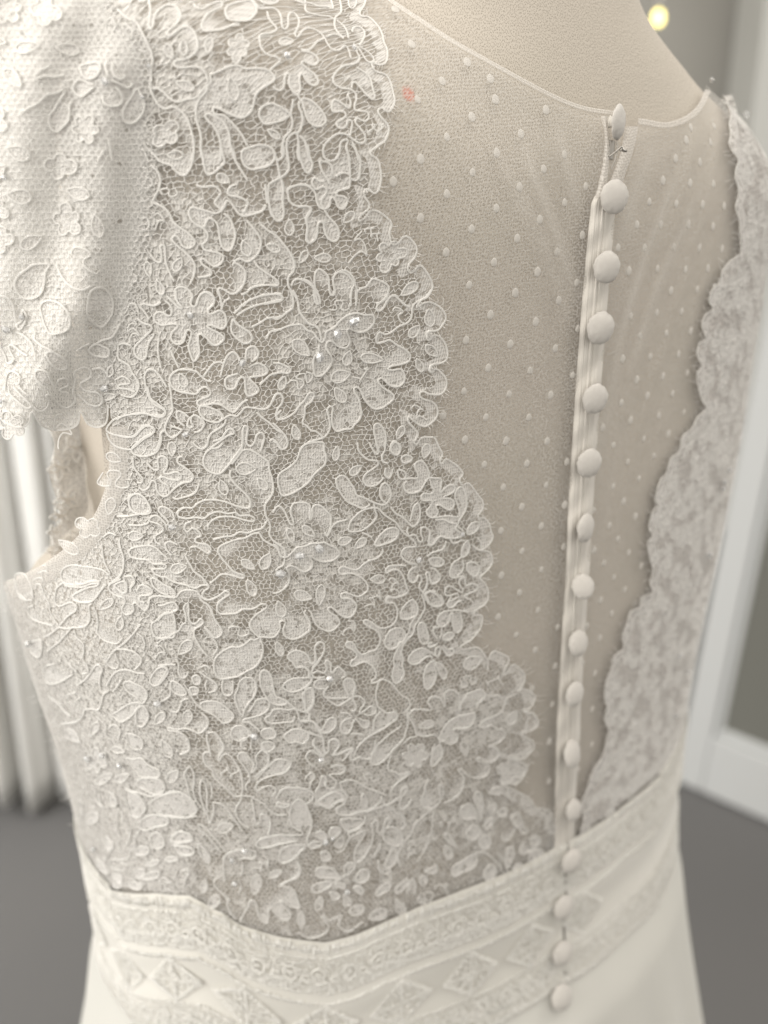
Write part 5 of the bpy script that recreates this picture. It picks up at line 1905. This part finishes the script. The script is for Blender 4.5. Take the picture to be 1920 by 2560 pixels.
for v0 in (.0180, .0690):
    for u in np.arange(-.30, .28, .0128):
        if abs(u - Zu) < .004:
            continue
        b = ring_at(u + RNG.normal(0, .0004), v0 + RNG.normal(0, .0004), .0028, .0034)
        # small loop beside the eyelet
        a = np.linspace(0, 2 * math.pi, 14, endpoint=False)
        P, n = bandpt(u + .0062 + .0017 * np.cos(a), v0 + .0022 + .0016 * np.sin(a), .0006 + 0 * a)
        b.tube(P, n, .00030, 0, 5, True)
        b.build('eyelet', M_FLOSS, band)
for u in np.arange(-.292, .28, .0345):
    if abs(u - Zu) < .010 or u > Zu + .045:
        continue
    b = MB()
    c, hu, hv = .0468, .0140, .0120
    cor = [(-1, 0), (0, -1), (1, 0), (0, 1)]
    for k_ in range(4):
        (x0, y0), (x1, y1) = cor[k_], cor[(k_ + 1) % 4]
        tt = np.linspace(0, 1, 26)
        uu = u + hu * (x0 + (x1 - x0) * tt) + RNG.normal(0, .0002, 26); vv = c + hv * (y0 + (y1 - y0) * tt) + RNG.normal(0, .0002, 26)
        nx, ny = (y1 - y0), -(x1 - x0)
        l_ = math.hypot(nx, ny)
        stitch(b, uu, vv, .0021 * nx / l_, .0021 * ny / l_, .00027)
        # ribs to the middle
        tt = np.linspace(.12, .9, 14)
        uu = u + hu * x0 * (1 - tt); vv = c + hv * y0 * (1 - tt)
        a = RNG.uniform(0, 3.14, 14)
        stitch(b, uu, vv, .0017 * np.cos(a), .0017 * np.sin(a), .00025)
    for _ in range(15):
        q = RNG.uniform(-1, 1, 2)
        if abs(q[0]) + abs(q[1]) > .74:
            continue
        a = np.linspace(0, 2 * math.pi, 12, endpoint=False); rr = RNG.uniform(.0011, .0019)
        P, n = bandpt(u + hu * q[0] + rr * np.cos(a), c + hv * q[1] + rr * np.sin(a), .0006 + 0 * a)
        b.tube(P, n, .00027, 0, 4, True)
    q = RNG.uniform(-1, 1, (260, 2)); q = q[np.abs(q).sum(1) < .92][:110]
    a = RNG.uniform(0, 3.14, len(q))
    stitch(b, u + hu * q[:, 0], c + hv * q[:, 1], .0014 * np.cos(a), .0014 * np.sin(a), .00025)
    b.build('embroidered_diamond', M_FLOSS, band)

# ------------------------------------------------------------------ skirt
al = np.linspace(-math.pi, math.pi, 361)[:-1]
dd = np.concatenate([np.linspace(0, .12, 26), np.linspace(.14, .92, 26)])
rows = []
for d_ in dd:
    h0 = htop(al) - .062 - d_
    ka = .0030 + .20 * max(0, d_ - .015) ** 1.05 + .010 * sstep(.05, .5, d_) * np.sin(9 * al + 1.5 * np.sin(2 * al)) + .004 * sstep(.02, .2, d_) * np.sin(23 * al)
    h0c = np.maximum(h0, -.05)
    a_ = fA(h0c) + ka; b_ = fB(h0c) + ka
    r = ((np.abs(np.sin(al)) / a_) ** NEXP + (np.abs(np.cos(al)) / b_) ** NEXP) ** (-1 / NEXP)
    rows.append(to_world(r * np.sin(al), fY(h0c) + fB(h0c) - r * np.cos(al), h0))
mb = MB(); mb.grid(np.array(rows), wrap_u=True)
mb.build('skirt', M_SKIRT, dress)

# ------------------------------------------------------------------ closure: placket, buttons, hook
def strip(L, R, rows_, cols, prof, name, mat, parent=dress):
    ys = np.linspace(max(L[0][1], R[0][1]), min(L[-1][1], R[-1][1]), rows_)
    L = spline(L, step=6); R = spline(R, step=6)
    xl = np.interp(ys, L[:, 1], L[:, 0]); xr = np.interp(ys, R[:, 1], R[:, 0])
    k = np.linspace(0, 1, cols)
    q = np.stack([xl[:, None] + (xr - xl)[:, None] * k, ys[:, None] + 0 * k], -1)
    P, n = on_body(q, prof(k[None] + 0 * ys[:, None], ys[:, None]), True)
    b = MB(); b.grid(P)
    return b.build(name, mat, parent, uv=chart_uv)


def prof(k, y):
    p_ = .0002 + .0009 * sstep(0, .22, k) * sstep(0, .22, 1 - k)
    for c, a in ((.24, .00012), (.42, .00016), (.56, .00035), (.74, .00012)):
        p_ = p_ - a * np.exp(-((k - c) / .022) ** 2)
    return p_ + .0003 * np.exp(-((k - .48) / .05) ** 2) + .0004 * np.sin(y / 41 + 3 * k) + .00025 * np.sin(y / 13 + 5 * k)


plk = strip(ZIPL, ZIPR, 220, 61, prof, 'placket', M_TAPE)
strip([(1500, 289), (1509, 340), (1506, 400), (1494, 460), (1486, 492)], [(1517, 291), (1523, 350), (1521, 400), (1517, 450), (1510, 492)], 50, 15, lambda k, y: .0003 + .0018 * np.sin(np.pi * np.clip(k, 0, 1)) ** .7, 'opening_edge', M_HEM)
strip([(1562, 312), (1552, 380), (1530, 440), (1512, 500)], [(1594, 316), (1582, 380), (1562, 440), (1545, 510)], 50, 15, lambda k, y: .0002 + .0012 * np.sin(np.pi * np.clip(k, 0, 1)) ** .7, 'opening_edge', M_HEM)
# slider of the zip in the gap
mb = MB()
s = spline(np.array([(1529, 352), (1528, 372), (1525, 398)], float), step=4)
P, n = on_body(s, .0004, True)
mb.tube(P, n, .0013, 0, 8, flat=.5)
mb.build('zip_slider', M_METAL, plk)

# domed covered button, unit radius
prof_ = [(0, .62), (.25, .60), (.5, .53), (.72, .40), (.88, .24), (.97, .08), (1.0, -.04), (.96, -.14), (.80, -.20), (.55, -.22), (.30, -.22)]
ph_ = np.linspace(0, 2 * math.pi, 32, endpoint=False)
V = np.array([[(r_ * math.cos(a), r_ * math.sin(a), z_ + (.025 * math.sin(9 * a + 3 * r_) + .02 * math.sin(4 * a)) * (r_ > .6)) for a in ph_] for r_, z_ in prof_])
V[4:, :, :2] *= (1 + .022 * np.sin(11 * ph_) + .015 * np.sin(5 * ph_ + 1))[None, :, None]
mb = MB(); mb.grid(V, wrap_u=True)
b0 = mb.build('button', M_SATIN); bme = b0.data; bpy.data.objects.remove(b0)
V = np.array([[(r_ * math.cos(a), r_ * math.sin(a), z_) for a in ph_] for r_, z_ in ((.30, -.20), (.28, -.45), (.30, -.7), (.36, -.95))])
mb = MB(); mb.grid(V, wrap_u=True)
b0 = mb.build('shank', M_TAPE); sme = b0.data; bpy.data.objects.remove(b0)
RIGHT = np.array([1.0, 0, 0]); UPV = np.array([0, ST, CT])
for x, y, w_, h_, tx_, ty_ in BUTTONS + [(1543, 306, 30, 84, -78, -4)]:
    q = np.array([[x, y]], float)
    offs = .0042 if y < 2060 else .0060
    P, n = on_body(q, offs, True)
    P, n = P[0], n[0]
    dep = P[1] * CT - (P[2] - EYE) * ST
    rad = .5 * max(h_, w_) * dep / FPX
    a = math.radians(-tx_); bq = math.radians(ty_)
    n2 = n * math.cos(a) + RIGHT * math.sin(a) + UPV * math.sin(bq)
    n2 = n2 / np.linalg.norm(n2) + .35 * (ORG - P) / np.linalg.norm(ORG - P)
    n2 /= np.linalg.norm(n2)
    rad *= 1.04
    bo = link('button', bme, dress, matrix=frame(P, n2, rad, rad, rad * .52))
    sh = bpy.data.objects.new('shank', sme); COL.objects.link(sh)
    sh.parent = bo
# hook wire and thread loop at the neck opening
mb = MB()
for pts, r in (([(1518, 392), (1532, 382), (1546, 371), (1551, 367), (1553, 372), (1548, 377)], .00030), ([(1536, 352), (1540, 366), (1538, 385), (1533, 402), (1524, 420)], .00016), ([(1552, 372), (1560, 377), (1565, 376)], .00060)):
    s = spline(np.array(pts, float), step=3)
    P, n = on_body(s, .0062, True)
    mb.tube(P, n, r, 0, 7)
mb.build('hook_and_eye', M_METAL, dress)

# ------------------------------------------------------------------ crystals sewn on the lace
gold = (1 + 5 ** .5) / 2
iv = np.array([(-1, gold, 0), (1, gold, 0), (-1, -gold, 0), (1, -gold, 0), (0, -1, gold), (0, 1, gold), (0, -1, -gold), (0, 1, -gold), (gold, 0, -1), (gold, 0, 1), (-gold, 0, -1), (-gold, 0, 1)]) / math.hypot(1, gold)
ifc = np.array([(0, 11, 5), (0, 5, 1), (0, 1, 7), (0, 7, 10), (0, 10, 11), (1, 5, 9), (5, 11, 4), (11, 10, 2), (10, 7, 6), (7, 1, 8), (3, 9, 4), (3, 4, 2), (3, 2, 6), (3, 6, 8), (3, 8, 9), (4, 9, 5), (2, 4, 11), (6, 2, 10), (8, 6, 7), (9, 8, 1)])
mb = MB(); mb.add(iv, ifc)
b0 = mb.build('crystal_bead', M_XTAL, smooth=False); xme = b0.data; bpy.data.objects.remove(b0)
for x, y, r in CRYSTALS:
    q = np.array([[x, y]], float)
    onS = bool(in_poly(q, SPOLY)[0]) and y < 1060
    P, n = on_sleeve(q, .0016) if onS else on_body(q, .0022, True)
    P, n = P[0], n[0]
    dep = P[1] * CT - (P[2] - EYE) * ST
    rad = r * .95 * dep / FPX
    a = RNG.uniform(0, 6.28)
    up = np.array([math.cos(a), .2, math.sin(a)])
    link('crystal_bead', xme, dress, matrix=frame(P, n, rad, rad * 1.3, rad, up))
